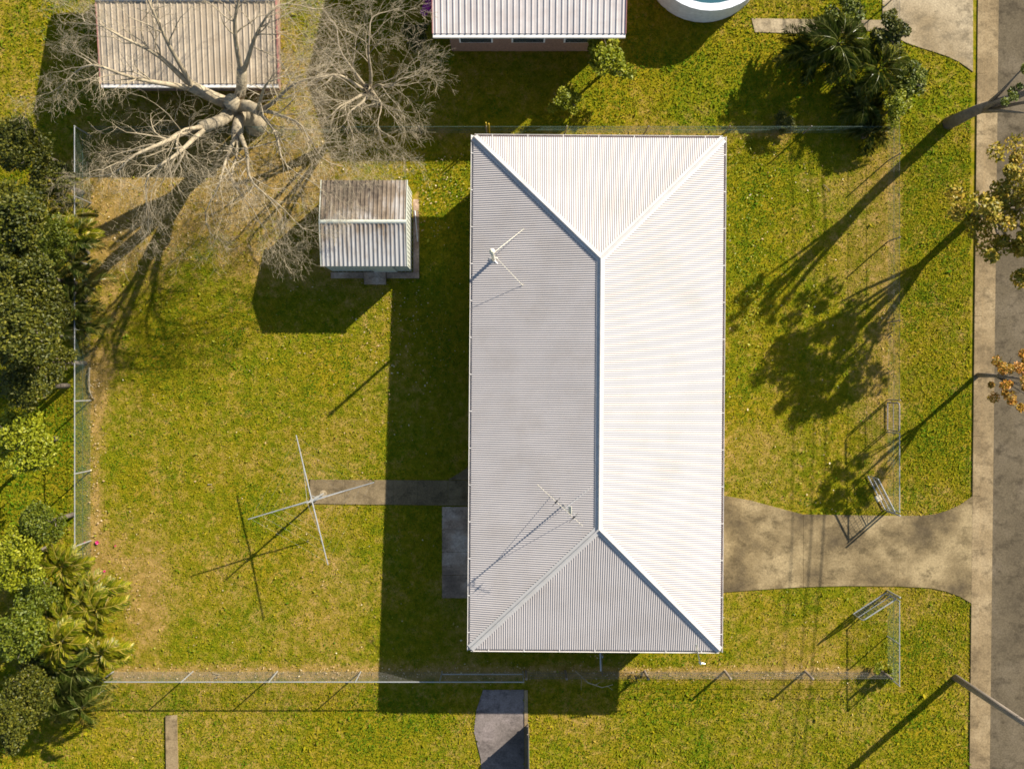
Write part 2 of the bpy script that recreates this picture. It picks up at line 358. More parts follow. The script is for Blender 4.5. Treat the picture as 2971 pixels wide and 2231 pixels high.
# driveway slabs
def clip_poly(poly, lo, hi):
    def cut(p, x, keep):
        out = []
        for i in range(len(p)):
            a, b = p[i], p[(i + 1) % len(p)]; ia, ib = keep(a[0]), keep(b[0])
            if ia: out.append(a)
            if ia != ib: t = (x - a[0]) / (b[0] - a[0]); out.append((x, a[1] + t * (b[1] - a[1])))
        return out
    return cut(cut(poly, lo, lambda v: v >= lo), hi, lambda v: v <= hi)
drv = bpy.data.objects.new('driveway', None); C.objects.link(drv); tag(drv, kind='structure')
for lo, hi in ((2050, 2329.6), (2330.4, 2604.9), (2605.2, 2822)): ground_poly('concrete_slab', clip_poly(DRIVE, lo, hi), M['drive'], .035, parent=drv)
pth = bpy.data.objects.new('path', None); C.objects.link(pth); tag(pth, kind='structure')
for lo, hi in ((900, 1000.6), (1001.2, 1070.8), (1071.4, 1141), (1141.6, 1212), (1212.6, 1300), (1300.6, 1400)): ground_poly('path_slab', clip_poly(PATHS[0], lo, hi), M['path'], .03, parent=pth)
ground_poly('path_flare', PATHS[2], M['path'], .03, parent=pth)
pat = bpy.data.objects.new('back_patio', None); C.objects.link(pat); tag(pat, kind='structure')
for a, b in ((1470, 1535), (1536, 1600), (1601, 1667), (1668, 1734)): ground_poly('patio_slab', [(1283, a), (1400, a), (1400, b), (1283, b)], M['slab'], .035, parent=pat)
ground_poly('neighbour_driveway', NCONC, M['gravel'], .03)
ground_poly('neighbour_path', NPATH, M['gravel'], .03)
ground_poly('neighbour_paving', SPAVE, M['bitumen'], .03)
ground_poly('paving_edge', [(1521, 2000), (1531, 2000), (1533, 2400), (1523, 2400)], M['kerb'], .06)
ground_poly('concrete_edging', [(482, 2075), (515, 2072), (522, 2400), (486, 2400)], M['kerb'], .08)

# ------------------------------------------------------------------ the house
HR = -0.0075
house = thing('house', (2.94, -.316, 0), 'long house with a white corrugated hip roof in the middle of the block', 'house', rz=HR)
W2, L2, ZE, PIT = 4.30, 8.83, 2.50, math.tan(R(14.2))     # half width and half length of the roof sheets
def slope(name, o, u, v, L, dmax):
    """corrugated sheets: o corner at the eave, u along it, v inwards"""
    pitch, amp, ns = .0762, .0086, 14; n = int(L / pitch * ns); m = MB(); vs = []; fs = []
    for i in range(n + 1):
        s = L * i / n; d = max(0, min(s, L - s, dmax)); zz = amp * math.cos(2 * math.pi * s / pitch)
        a = o + u * s - v * .035; b = o + u * s + v * (d - .004)
        vs += [(a.x, a.y, ZE - .035 * PIT + zz), (b.x, b.y, ZE + d * PIT + zz)]
        if i: k = 2 * i; fs.append((k - 2, k, k + 1, k - 1))
    m.add(vs, fs); return m.build(name, M['roof'], house, smooth=True)
V = Vector
slope('roof_slope', V((-W2, -L2, 0)), V((0, 1, 0)), V((1, 0, 0)), 2 * L2, W2).data.flip_normals()
slope('roof_slope', V((W2, -L2, 0)), V((0, 1, 0)), V((-1, 0, 0)), 2 * L2, W2)
slope('roof_slope', V((-W2, -L2, 0)), V((1, 0, 0)), V((0, 1, 0)), 2 * W2, W2)
slope('roof_slope', V((-W2, L2, 0)), V((1, 0, 0)), V((0, -1, 0)), 2 * W2, W2).data.flip_normals()
ZR = ZE + W2 * PIT
def cap(name, a, b, drop, hw=.135):
    """roll-top capping from a to b, flanges falling sideways by 'drop' per metre"""
    a = V(a); b = V(b); d = (b - a).normalized(); side = V((-d.y, d.x, 0)).normalized(); m = MB()
    prof = [(-hw, -hw * drop + .002), (-hw, -hw * drop + .012), (-.034, .012 - .03 * drop), (-.032, .045), (-.018, .066), (0, .073), (.018, .066), (.032, .045), (.034, .012 - .03 * drop), (hw, -hw * drop + .012), (hw, -hw * drop + .002)]
    k = 1
    L = (b - a).length; nseg = max(1, round(L / 2.4))
    for i in range(nseg):
        p = a + d * (L * i / nseg); q = a + d * (L * (i + 1) / nseg + .02); lift = .002 * (i % 2)
        vs = [p + side * x + V((0, 0, z + lift + .012)) for x, z in prof] + [q + side * x + V((0, 0, z + lift + .012)) for x, z in prof]
        n = len(prof); m.add(vs, [(j, j + 1, n + j + 1, n + j) for j in range(n - 1)] + [tuple(range(n)), tuple(range(2 * n - 1, n - 1, -1))])
    return m.build(name, M['cap'], house)
RY = L2 - W2
cap('ridge_cap', (0, -RY, ZR), (0, RY, ZR), PIT)
hd = PIT / math.sqrt(2)
for sx in (-1, 1):
    for sy in (-1, 1): cap('hip_cap', (0, sy * RY, ZR), (sx * (W2 + .0), sy * (L2 + .0), ZE), hd)
# gutters: open box channels with straps
def gutter(p, q, out):
    p = V(p); q = V(q); out = V(out); m = MB()
    prof = [(-.015, -.03), (-.015, -.125), (.085, -.125), (.10, -.02), (.112, -.02), (.096, -.137), (-.02, -.137), (-.02, -.03)]
    vs = [p + out * x + V((0, 0, z)) for x, z in prof] + [q + out * x + V((0, 0, z)) for x, z in prof]; n = len(prof)
    m.add(vs, [(j, (j + 1) % n, n + (j + 1) % n, n + j) for j in range(n)] + [tuple(range(n)), tuple(range(2 * n - 1, n - 1, -1))])
    g = m.build('gutter', M['gutter'], house)
    L = (q - p).length; d = (q - p).normalized(); k = int(L / 1.2)
    for i in range(k):
        c = p + d * (L * (i + .5) / k); m = MB()
        a = c - d * .012; b = c + d * .012; vs = []
        for x, z in ((-.015, -.018), (.112, -.013)):
            vs += [a + out * x + V((0, 0, z)), b + out * x + V((0, 0, z)), b + out * x + V((0, 0, z + .003)), a + out * x + V((0, 0, z + .003))]
        m.add(vs, [(0, 1, 5, 4), (1, 2, 6, 5), (2, 3, 7, 6), (3, 0, 4, 7), (0, 3, 2, 1), (4, 5, 6, 7)])
        st = m.build('gutter_strap', M['gutter'], g)
E = .012
gutter((-W2 - E, -L2 - .1, ZE), (-W2 - E, L2 + .1, ZE), (-1, 0, 0)); gutter((W2 + E, -L2 - .1, ZE), (W2 + E, L2 + .1, ZE), (1, 0, 0))
gutter((-W2, -L2 - E, ZE), (W2, -L2 - E, ZE), (0, -1, 0)); gutter((-W2, L2 + E, ZE), (W2, L2 + E, ZE), (0, 1, 0))
# fascia, soffit, walls, windows
for a, b in (((-W2 - .01, -L2 - .01, 2.25), (-W2 + .01, L2 + .01, 2.42)), ((W2 - .01, -L2 - .01, 2.25), (W2 + .01, L2 + .01, 2.42)),
             ((-W2 + .012, -L2 - .01, 2.25), (W2 - .012, -L2 + .01, 2.42)), ((-W2 + .012, L2 - .01, 2.25), (W2 - .012, L2 + .01, 2.42))):
    m = MB(); m.box(a, b); m.build('fascia', M['fascia'], house)
m = MB(); m.box((-W2 + .02, -L2 + .02, 2.27), (W2 - .02, L2 - .02, 2.285)); m.build('soffit', M['soffit'], house)
OV = .66; wx, wy = W2 - OV, L2 - OV
def wall(x0, y0, x1, y1, openings):
    """board wall between two corners with each board its own edge"""
    L = math.hypot(x1 - x0, y1 - y0); dx, dy = (x1 - x0) / L, (y1 - y0) / L; nx, ny = dy, -dx; m = MB()
    hgt = .17; z = -.3
    while z < 2.26:
        zt = min(z + hgt, 2.268); segs = [(0, L)]
        for (a, b, za, zb) in openings:
            if zt > za + .01 and z < zb - .01:
                ns = []
                for s0, s1 in segs:
                    if b <= s0 or a >= s1: ns.append((s0, s1)); continue
                    if a > s0: ns.append((s0, a))
                    if b < s1: ns.append((b, s1))
                segs = ns
        for s0, s1 in segs:
            q = []
            for s in (s0, s1):
                X, Y = x0 + dx * s, y0 + dy * s
                q += [(X - nx * .06, Y - ny * .06, z), (X + nx * .022, Y + ny * .022, z), (X + nx * .006, Y + ny * .006, zt), (X - nx * .06, Y - ny * .06, zt)]
            m.add(q, [(0, 1, 2, 3), (7, 6, 5, 4), (1, 5, 6, 2), (0, 4, 5, 1), (3, 2, 6, 7), (0, 3, 7, 4)])
        z += hgt
    m.build('wall', M['wall'], house)
    for (a, b, za, zb) in openings:
        door = za < .3
        fm = MB(); ms = MB()
        def bar(sa, sb, z0, z1, o0, o1, mm):
            q = []
            for s in (sa, sb):
                X, Y = x0 + dx * s, y0 + dy * s
                q += [(X + nx * o0, Y + ny * o0, z0), (X + nx * o1, Y + ny * o1, z0), (X + nx * o1, Y + ny * o1, z1), (X + nx * o0, Y + ny * o0, z1)]
            mm.add(q, [(0, 1, 2, 3), (7, 6, 5, 4), (1, 5, 6, 2), (0, 4, 5, 1), (3, 2, 6, 7), (0, 3, 7, 4)])
        t = .05
        bar(a, a + t, za, zb, -.03, .04, fm); bar(b - t, b, za, zb, -.03, .04, fm); bar(a + t, b - t, zb - t, zb, -.03, .04, fm)
        if not door: bar(a + t, b - t, za, za + t, -.03, .05, fm); bar((a + b) / 2 - .02, (a + b) / 2 + .02, za + t, zb - t, -.02, .03, fm)
        fo = fm.build('door_frame' if door else 'window', M['frame'], house)
        if door: bar(a + t, b - t, za, zb - t, -.02, .01, ms); ms.build('door', M['frame'], fo)
        else: bar(a + t, b - t, za + t, zb - t, -.012, -.006, ms); ms.build('pane', M['glass'], fo)
wall(-wx, wy, -wx, -wy, [(2, 3.6, .9, 2.1), (6, 7.2, .9, 2.1), (9.9, 10.8, .02, 2.1), (12, 13.8, .9, 2.1)])
wall(wx, -wy, wx, wy, [(2, 3.8, .9, 2.1), (6.2, 7.1, .02, 2.1), (8, 9.8, .9, 2.1), (12.5, 14.3, .9, 2.1)])
wall(-wx, -wy, wx, -wy, [(1.2, 2.4, .9, 2.1), (5, 6, 1.2, 2.1)]); wall(wx, wy, -wx, wy, [(1.2, 2.6, .9, 2.1), (4.8, 6.2, .9, 2.1)])
# power entry bracket at the south-east corner of the gutter
bk = MB(); a = PZ(2021, 1872, 2.72) ; hm = Matrix.Rotation(-HR, 4, 'Z')
def HL(p): return hm @ (V(p) - V((2.94, -.316, 0)))
bk.tube([HL(PZ(2020, 1868, 2.95)), HL(PZ(2023, 1886, 2.62)), HL(PZ(2026, 1899, 2.3)), HL(PZ(2031, 1922, 1.9)), HL(PZ(2046, 1925, 1.85))], [.022, .022, .025, .025, .02], 8)
bk.tube([HL(PZ(2029, 1918, 1.9)), HL(PZ(2034, 1926, 1.88))], .045, 8)
bk.build('service_bracket', M['alu'], house)
def roofz(x, y):
    q = HL((x, y, 0)); d = min(W2 - abs(q.x), L2 - abs(q.y)); return ZE + d * PIT

# ------------------------------------------------------------------ things on the roof
b0 = PZ(1431, 752, 2.85); b0.z = roofz(b0.x, b0.y)
fl = thing('flue_pipe', b0, 'tall cream flue pipe held by two stay wires on the north-west roof slope', 'flue')
m = MB(); m.tube([(0, 0, -.1), (0, 0, 2.05)], .055, 14); m.build('pipe', M['cream'], fl, smooth=True)
m = MB(); m.disc((0, 0, 2.05), .055, .05, 14, .085); m.disc((0, 0, 2.102), .095, .09, 14, .03); m.build('cowl', M['cream'], fl)
m = MB(); m.disc((0, 0, -.02), .16, .06, 14, .07); m.build('flashing', M['cap'], fl)
for q in ((1518, 664), (1516, 826)):
    e = PZ(*q, 3.1); e.z = roofz(e.x, e.y) + .01; m = MB(); m.tube([V((0, 0, 1.55)), e - b0], .008, 5)
    m.tube([e - b0, e - b0 + V((0, 0, .03))], .02, 6); m.build('stay_wire', M['cream'], fl)
m = MB(); m.tube([(0, 0, 1.5), (0, 0, 1.6)], .066, 14); m.build('clamp', M['galv'], fl)
for q_ in ([(.06, .05, .05), (.2, .06, .02)], [(.06, -.05, .05), (.17, -.16, .02)]): m = MB(); m.tube(q_, .015, 6); m.build('bracket', M['alu'], fl)

b1 = PZ(1636, 1464, 3.3); b1.z = roofz(b1.x, b1.y)
an = thing('tv_antenna', b1, 'thin metal television antenna on a mast on the south-west roof slope', 'antenna')
mh = 1.75
m = MB(); m.tube([(0, 0, -.05), (0, 0, mh + .05)], .02, 8); m.build('mast', M['galv'], an)
e0 = PZ(1565, 1398, b1.z + mh) - b1; e1 = PZ(1697, 1519, b1.z + mh) - b1
off = (e0 + e1) / 2; off.z = 0; t_ = -e0.xy.dot((e1 - e0).xy) / (e1 - e0).xy.length_squared; near = e0 + (e1 - e0) * t_; sh = V((near.x, near.y, 0))
e0 = e0 - sh; e1 = e1 - sh
m = MB(); m.tube([e0, e1], .008, 6); m.build('boom', M['dullalu'], an)
bd = (e1 - e0).normalized(); bs = V((-bd.y, bd.x, 0))
for i in range(13):
    c = e0.lerp(e1, (i + .4) / 13); l_ = .08 + .010 * i
    m = MB(); m.tube([c - bs * l_ + V((0, 0, .015)), c + bs * l_ + V((0, 0, .015))], .0032, 5); m.build('element', M['dullalu'], an)
for t in (.42, .80):
    c = e0.lerp(e1, t); m = MB(); m.tube([c - bs * .05, c + bs * .05], .03, 8); m.tube([c - bs * .2, c + bs * .2], .008, 5); m.build('dipole', M['black'], an)
c = e0.lerp(e1, .62)
m = MB(); u = V((.06, .19, 0)); 
m.add([c + V((.11, -.12, -.06)), c + V((.2, -.12, .02)), c + V((.2, .12, .02)), c + V((.11, .12, -.06)), c + V((.10, -.12, -.05)), c + V((.19, -.12, .03)), c + V((.19, .12, .03)), c + V((.10, .12, -.05))],
      [(0, 3, 2, 1), (4, 5, 6, 7), (0, 1, 5, 4), (1, 2, 6, 5), (2, 3, 7, 6), (3, 0, 4, 7)]); m.build('reflector', M['cream'], an)
m = MB(); m.tube([V((0, 0, mh - .5)), V((.45, -.35, .12))], .007, 4); m.tube([V((0, 0, mh - .5)), V((-.4, .3, -.08))], .007, 4); m.tube([V((0, 0, .9)), V((1.1, .75, .1))], .006, 4); m.build('stay_wire', M['galv'], an)

# ------------------------------------------------------------------ garden shed
sc_ = (P(962, 558) + P(1197, 788)) / 2
shed = thing('garden_shed', sc_, 'small square metal garden shed with a stained ribbed gable roof on a concrete pad', 'shed')
sw, sd = 1.475, 1.455; eh, rh = 1.92, 2.24
def ribbed(name, o, u, v, nrm, L, Wd, nrib, mat, rh_=.03, rw=.035, trim=None):
    """sheet with raised square ribs: o corner, u across ribs, v along ribs"""
    m = MB(); pr = [(0, 0)]; p = L / nrib
    for i in range(nrib):
        c = p * (i + .5); pr += [(c - rw, 0), (c - rw * .5, rh_), (c + rw * .5, rh_), (c + rw, 0)]
    pr.append((L, 0)); vs = []
    for s, h_ in pr:
        t = Wd if trim is None else trim(s); vs += [o + u * s + nrm * h_, o + u * s + v * t + nrm * h_]
    fs = [(2 * i, 2 * i + 2, 2 * i + 3, 2 * i + 1) for i in range(len(pr) - 1)]
    m.add(vs, fs); return m.build(name, mat, shed)
pit = math.atan2(rh - eh, sd); sl_ = (sd + .05) / math.cos(pit)
ribbed('roof_sheet', V((-sw - .04, -sd - .05, eh)), V((1, 0, 0)), V((0, math.cos(pit), math.sin(pit))), V((0, -math.sin(pit), math.cos(pit))), 2 * sw + .08, sl_, 20, M['shedroof'])
ribbed('roof_sheet', V((-sw - .04, sd + .05, eh)), V((1, 0, 0)), V((0, -math.cos(pit), math.sin(pit))), V((0, math.sin(pit), math.cos(pit))), 2 * sw + .08, sl_, 20, M['shedroof'])
m = MB(); zr_ = eh + sl_ * math.sin(pit)
m.add([(x, y, z) for x in (-sw - .05, sw + .05) for y, z in ((-.07, zr_ + .012), (-.03, zr_ + .038), (0, zr_ + .045), (.03, zr_ + .038), (.07, zr_ + .012))], [(i, i + 5, i + 6, i + 1) for i in range(4)] + [(0, 1, 2, 3, 4), (9, 8, 7, 6, 5)])
m.build('ridge_cap', M['shedwall'], shed)
gt = lambda s: eh - .02 + .12 * 0 + (rh - eh) * (1 - abs(s - sd) / sd)
ribbed('wall', V((sw, -sd, 0)), V((0, 1, 0)), V((0, 0, 1)), V((1, 0, 0)), 2 * sd, eh, 19, M['shedwall'], .018, .02, gt)
ribbed('wall', V((-sw, -sd, 0)), V((0, 1, 0)), V((0, 0, 1)), V((-1, 0, 0)), 2 * sd, eh, 19, M['shedwall'], .018, .02, gt)
ribbed('wall', V((-sw, -sd, 0)), V((1, 0, 0)), V((0, 0, 1)), V((0, -1, 0)), 2 * sw, eh - .01, 19, M['shedwall'], .018, .02)
ribbed('wall', V((-sw, sd, 0)), V((1, 0, 0)), V((0, 0, 1)), V((0, 1, 0)), 2 * sw, eh - .01, 19, M['shedwall'], .018, .02)
m = MB(); m.box((.1, -sd - .045, .08), (.95, -sd - .02, 1.8)); d_ = m.build('door', M['shedwall'], shed)
m = MB(); m.box((.18, -sd - .075, .9), (.22, -sd - .047, 1.02)); m.build('handle', M['galv'], d_)
for x0 in (-sw - .05, sw + .02):
    m = MB()
    for sy in (-1, 1): m.add([(x0, sy * (sd + .06), eh - .06), (x0 + .03, sy * (sd + .06), eh - .06), (x0 + .03, 0, zr_ - .05), (x0, 0, zr_ - .05), (x0, sy * (sd + .06), eh + .035), (x0 + .03, sy * (sd + .06), eh + .035), (x0 + .03, 0, zr_ + .035), (x0, 0, zr_ + .035)],
        [(0, 3, 2, 1), (4, 5, 6, 7), (0, 1, 5, 4), (1, 2, 6, 5), (2, 3, 7, 6), (3, 0, 4, 7)])
    m.build('barge_board', M['shedwall'], shed)
for (x0, x1, y0, y1, z1) in ((-1.52, -.3, -1.72, -1.5, .05), (-.28, .52, -1.95, -1.5, .12), (.54, 1.74, -1.72, -1.5, .05), (1.53, 1.74, -1.49, 1.2, .03)):
    m = MB(); m.box((x0, y0, -.1), (x1, y1, z1)); m.build('concrete_slab', M['slab'], shed)
q = P(1205, 615) - sc_; q2 = P(1211, 695) - sc_
pp = MB(); pp.tube([(0, 0, .03), tuple(P(1212, 702) - P(1204, 612) + V((0, 0, .03)))], .017, 6)
o = pp.build('loose_pipe', M['frame']); o.location = P(1204, 612); tag(o, 'thin white pipe lying on the ground beside the shed', 'pipe')

# ------------------------------------------------------------------ clothesline
cb = P(938, 1432)
cl = thing('clothesline', cb, 'old rotary clothesline with four long steel arms at the end of the concrete path', 'clothesline')
m = MB(); m.tube([(0, 0, 0), (0, 0, 1.2), (0, 0, 2.85)], [.035, .035, .024], 8); m.build('post', M['galv'], cl)
m = MB(); m.disc((0, 0, -.02), .16, .065, 12, .13); m.build('footing', M['gravel'], cl)
hub = V((0, 0, 2.08)); ends = [(857.6, 1258), (1084.7, 1395), (951.8, 1633), (719.4, 1501.8)]
cc = P(904, 1447, 2.08); tips = []
for e in ends:
    p = P(*e, 2.12) - cc; p = V((p.x, p.y, 2.12)); tips.append(p)
    m = MB(); m.tube([hub, hub.lerp(p, .5) + V((0, 0, .01)), p], [.028, .023, .018], 6); m.build('arm', M['galv'], cl)
for p in tips:
    m = MB(); m.tube([(0, 0, 2.83), hub.lerp(p, .55)], .006, 5); m.build('stay', M['galv'], cl)
for j, f_ in enumerate((.96, .8, .64, .48)):
    m = MB()
    for i in range(4): a, b = hub.lerp(tips[i], f_), hub.lerp(tips[(i + 1) % 4], f_); md = (a + b) / 2 - V((0, 0, .05)); m.tube([a + V((0, 0, .02)), md, b + V((0, 0, .02))], .0013, 3)
    m.build('line', M['galv'], cl)
m = MB(); m.tube([(0, 0, 1.98), (0, 0, 2.18)], .06, 10); m.tube([(0, 0, 1.12), (0, 0, 1.38)], .055, 10); m.build('hub', M['galv'], cl)
m = MB(); m.tube([(0, 0, 1.25), (-.16, .06, 1.25), (-.2, .06, 1.08)], .012, 6); m.build('crank_handle', M['galv'], cl)

# ------------------------------------------------------------------ fences and gates
def chain_mesh(m, a, b, h, pitch=.085, wr=.0019, z0=.03):
    """diamond wire between ground points a and b"""
    a = V(a); b = V(b); L = (b - a).length; d = (b - a) / L; hh = h - z0
    def wire(s0, za, s1, zb):
        if s1 < 0 or s0 > L: return
        if s0 < 0: t = -s0 / (s1 - s0); za = za + (zb - za) * t; s0 = 0
        if s1 > L: t = (L - s0) / (s1 - s0); zb = za + (zb - za) * t; s1 = L
        p = a + d * s0 + V((0, 0, za)); q = a + d * s1 + V((0, 0, zb)); n = V((-d.y, d.x, 0)) * wr; up = V((0, 0, wr))
        m.add([p + n, p - n * .5 + up, p - n * .5 - up, q + n, q - n * .5 + up, q - n * .5 - up], [(0, 3, 4, 1), (1, 4, 5, 2), (2, 5, 3, 0)])
    s = -hh
    while s < L:
        wire(s, z0, s + hh, h); wire(s, h, s + hh, z0); s += pitch
def fence(name, posts, h, label, mat_post, mat_mesh, toprail=True, midwires=(), pr=.024, postlabel=None, lean=0):
    """posts: ground points"""
    o = thing(name, posts[0], label, 'fence', 'fences around the block'); b0 = posts[0]
    for p in posts:
        m = MB(); m.tube([p - b0 + V((0, 0, -.1)), p - b0 + V((0, 0, h + .02))], pr, 8); m.tube([p - b0 + V((0, 0, h + .02)), p - b0 + V((0, 0, h + .045))], [pr * 1.15, pr * .5], 8); m.build('post', mat_post, o)
    m = MB()
    for i in range(len(posts) - 1): chain_mesh(m, posts[i] - b0, posts[i + 1] - b0, h - .02)
    m.build('wire_mesh', mat_mesh, o, kind='stuff')
    if toprail:
        for i in range(len(posts) - 1):
            m = MB(); m.tube([posts[i] - b0 + V((0, 0, h)), posts[i + 1] - b0 + V((0, 0, h))], .02, 8); m.build('top_rail', mat_post, o)
    for z in midwires:
        m = MB(); m.tube([p - b0 + V((0, 0, z)) for p in posts], .006, 4, False); m.build('strand_wire', mat_mesh, o)
    return o
FX = 2573
fence('chain_wire_fence', [P(FX + 2, y) for y in (12, 234 , 468, 702, 936, 1160)], 1.15, 'front chain wire fence north of the small gate beside the street verge', M['rusty'], M['wire'], False, (1.12, .6))
fence('chain_wire_fence', [P(FX + 1, y) for y in (1253, 1474)], 1.15, 'short front fence piece between the small gate and the driveway gate', M['galv'], M['wirevinyl'], True, (.6,))
fence('chain_wire_fence', [P(FX + 1, y) for y in (1724, 1845, 1962)], 1.15, 'front chain wire fence south of the driveway at the street corner', M['galv'], M['wirevinyl'], True, (.6,))
sf = fence('side_fence', [P(x, 1947) for x in (330, 560, 805, 1047, 1283, 1518)], 1.3, 'tall pale steel fence with a white top rail along the south boundary behind the lawn', M['galv'], M['wire'], True)
fence('side_fence', [P(x, 1946) for x in (1526, 1640, 1870, 2103, 2335, 2558)], .95, 'low dark wire fence along the south boundary beside the house and front yard', M['timber'], M['wire'], False, (.93, .6, .3), .045)
fence('back_fence', [P(264, y) for y in (395, 590, 770, 960, 1162, 1365, 1568, 1760, 1945)], 1.35, 'green wire fence along the west boundary behind palms and bushes', M['galv'], M['wirevinyl'], True, (.7,))
fence('north_fence', [P(x, 388) for x in (300, 540, 780, 1010, 1222, 1412, 1640, 1870, 2100, 2330, 2560)], 1.0, 'thin wire fence along the north boundary beside the neighbouring block', M['rusty'], M['wirevinyl'], False, (.97, .5))
m = MB(); m.tube([(0, 0, 0), (0, 0, 1.35)], .022, 8)
for i, q in enumerate(((1413, 385), (1421, 388))):
    o = m.build('marker_post', M['leaf_yellow'] if False else simple('yellow_paint', (.5, .33, .02), .5)); o.location = P(*q)
    tag(o, ('left' if i == 0 else 'right') + ' one of two yellow posts beside the north-west corner of the house roof', 'post', 'yellow posts at the north fence')
# rail from the house to the south fence
a, b = P(1741, 1885, .95), P(1743, 1946, .95); m = MB(); g0 = P(1741, 1885)
m.tube([a - g0, b - g0], .028, 8); r0 = thing('side_rail', g0, 'grey pipe rail across the narrow passage between house and south fence', 'rail'); m.build('rail', M['galv'], r0)
m = MB(); m.tube([(0, 0, 0), (0, 0, .95)], .028, 8); m.build('post', M['galv'], r0)
m = MB(); chain_mesh(m, V((0, 0, 0)), P(1743, 1944) - g0, .92); m.build('wire_mesh', M['wire'], r0, kind='stuff')

def gate(base0, base1, h, label, sign=False, cat='gate', group='open driveway gates', name='driveway_gate', bars=12):
    o = thing(name, base0, label, cat, group); d = base1 - base0; L = d.length; d = d.normalized(); z0 = .06
    m = MB(); r = .027 if name == 'pedestrian_gate' else .023; A = V((0, 0, z0)); B = d * L + V((0, 0, z0)); up = V((0, 0, h - z0)); rr = .09
    pts = [A, A + up - V((0, 0, rr)), A + up - V((0, 0, rr * .3)) + d * rr * .3, A + up + d * rr, B + up - d * rr, B + up - V((0, 0, rr * .3)) - d * rr * .3, B + up - V((0, 0, rr)), B, A]
    m.tube(pts, r, 8); m.build('gate_frame', M['rusty'] if name == 'pedestrian_gate' else M['galv'], o)
    m = MB(); m.tube([A + up * .5, B + up * .5], .014, 6); m.build('mid_rail', M['rusty'] if name == 'pedestrian_gate' else M['galv'], o)
    m = MB()
    n = int(L / .1)
    for i in range(1, n): p = A + d * (L * i / n); m.tube([p, p + up], .0055, 4, False)
    k = 9
    for i in range(1, k): p = A + up * (i / k); m.tube([p, p + d * L], .0045, 4, False)
    m.build('wire_mesh', M['wire'], o, kind='stuff')
    for z in (.25, .9):
        m = MB(); m.tube([A + V((0, 0, z)) - d * .05, A + V((0, 0, z)) + d * .04], .02, 6); m.build('hinge', M['rusty'], o)
    if sign:
        n_ = V((d.y, -d.x, 0)); n_ = -n_ if n_.x > 0 else n_
        c = d * L * .42 + n_ * .03; m = MB(); pts = [c - d * .11 + V((0, 0, .42)), c + d * .11 + V((0, 0, .42)), c + d * .11 + V((0, 0, .45)), c - d * .11 + V((0, 0, .45))]
        # the board hangs at a slant
        pts = [p + n_ * (.20 if i < 2 else 0.0) for i, p in enumerate(pts)]
        m.add(pts + [p + n_ * .006 + V((0, 0, .004)) for p in pts], [(0, 3, 2, 1), (4, 5, 6, 7), (0, 1, 5, 4), (1, 2, 6, 5), (2, 3, 7, 6), (3, 0, 4, 7)]); m.build('sign', M['signboard'], o)
    return o
gate(P(2566, 1478), P(2516, 1380), 1.06, 'open metal gate leaf with a small cream sign on the grass north of driveway', True)
gate(P(2570, 1718), P(2474, 1780), 1.06, 'open metal gate leaf swung inwards over the grass south of the driveway')
gate(P(FX, 1168), P(FX, 1247), 1.17, 'closed narrow pedestrian gate in the front fence', False, 'gate', None, 'pedestrian_gate')
for i, (q, lb) in enumerate((((2574, 1483), 'steel gate post on the north side of the driveway'), ((2574, 1713), 'steel gate post on the south side of the driveway'))):
    m = MB(); m.tube([(0, 0, -.1), (0, 0, 1.2)], .034, 10); m.disc((0, 0, 1.2), .036, .02, 10, .02); o = m.build('gate_post', M['galv']); o.location = P(*q); tag(o, lb, 'post', 'driveway gate posts')

m = MB(); q0 = P(1283, 1947) - P(330, 1947); q1 = P(1518, 1947) - P(330, 1947); m.tube([q0 + V((0, 0, .36)), q1 + V((0, 0, .36))], .02, 8); m.build('mid_rail', M['galv'], sf)
# paling fence at the south neighbour
pf = thing('paling_fence', P(1533, 2097), 'grey timber paling fence beside the dark paving of the south neighbour', 'fence', 'fences around the block')
a = P(1533, 2097); b = P(1536, 2420); d = (b - a); L = d.length; d = d / L; n_ = V((d.y, -d.x, 0))
for i in range(int(L / .105)):
    p = d * (i * .105); m = MB(); h = 1.45 + random.uniform(-.02, .02)
    vs = [p, p + d * .098, p + d * .098 + n_ * .016, p + n_ * .016]; vs = vs + [q + V((0, 0, h)) for q in vs]
    m.add(vs, [(0, 3, 2, 1), (4, 5, 6, 7), (0, 1, 5, 4), (1, 2, 6, 5), (2, 3, 7, 6), (3, 0, 4, 7)]); m.build('paling', M['timber'], pf)
for z in (.3, 1.15):
    m = MB(); m.tube([n_ * .04 + V((0, 0, z)), d * L + n_ * .04 + V((0, 0, z))], .03, 4); m.build('rail', M['timber'], pf)

# ------------------------------------------------------------------ power pole and lines
pb = P(2772, 1965); pole = thing('power_pole', pb, 'grey timber power pole on the verge, leaning out of the lower right of the picture', 'power pole')
m = MB(); m.tube([(0, 0, -.2), (0, 0, 3), (0, 0, 6.2)], [.13, .115, .09], 12); m.build('pole', M['timber'], pole, smooth=True)
m = MB(); m.box((-.2, -.05, 5.35), (1.3, .05, 5.47)); m.build('crossarm', M['timber'], pole)
for x in (.35, .8, 1.2):
    m = MB(); m.disc((x, 0, 5.47), .035, .1, 8, .025); m.build('insulator', M['frame'], pole)
def wirecat(x_off, y0, y1, z0, sag, r, label):
    a = pb + V((x_off, 0, 0)); m = MB(); pts = []
    for i in range(33):
        t = i / 32; y = y0 + (y1 - y0) * t; pts.append((0, y - a.y, 0 + z0 - sag * 4 * t * (1 - t) + S * (y - a.y)))
    m.tube(pts, r, 5, False); o = m.build('power_line', M['black']); o.location = a; tag(o, label, 'power line', 'overhead lines along the street')
ya, yb = pb.y, pb.y + 34
wirecat(1.2, ya, yb, 5.58, .9, .019, 'outermost overhead cable at the far end of the crossarm')
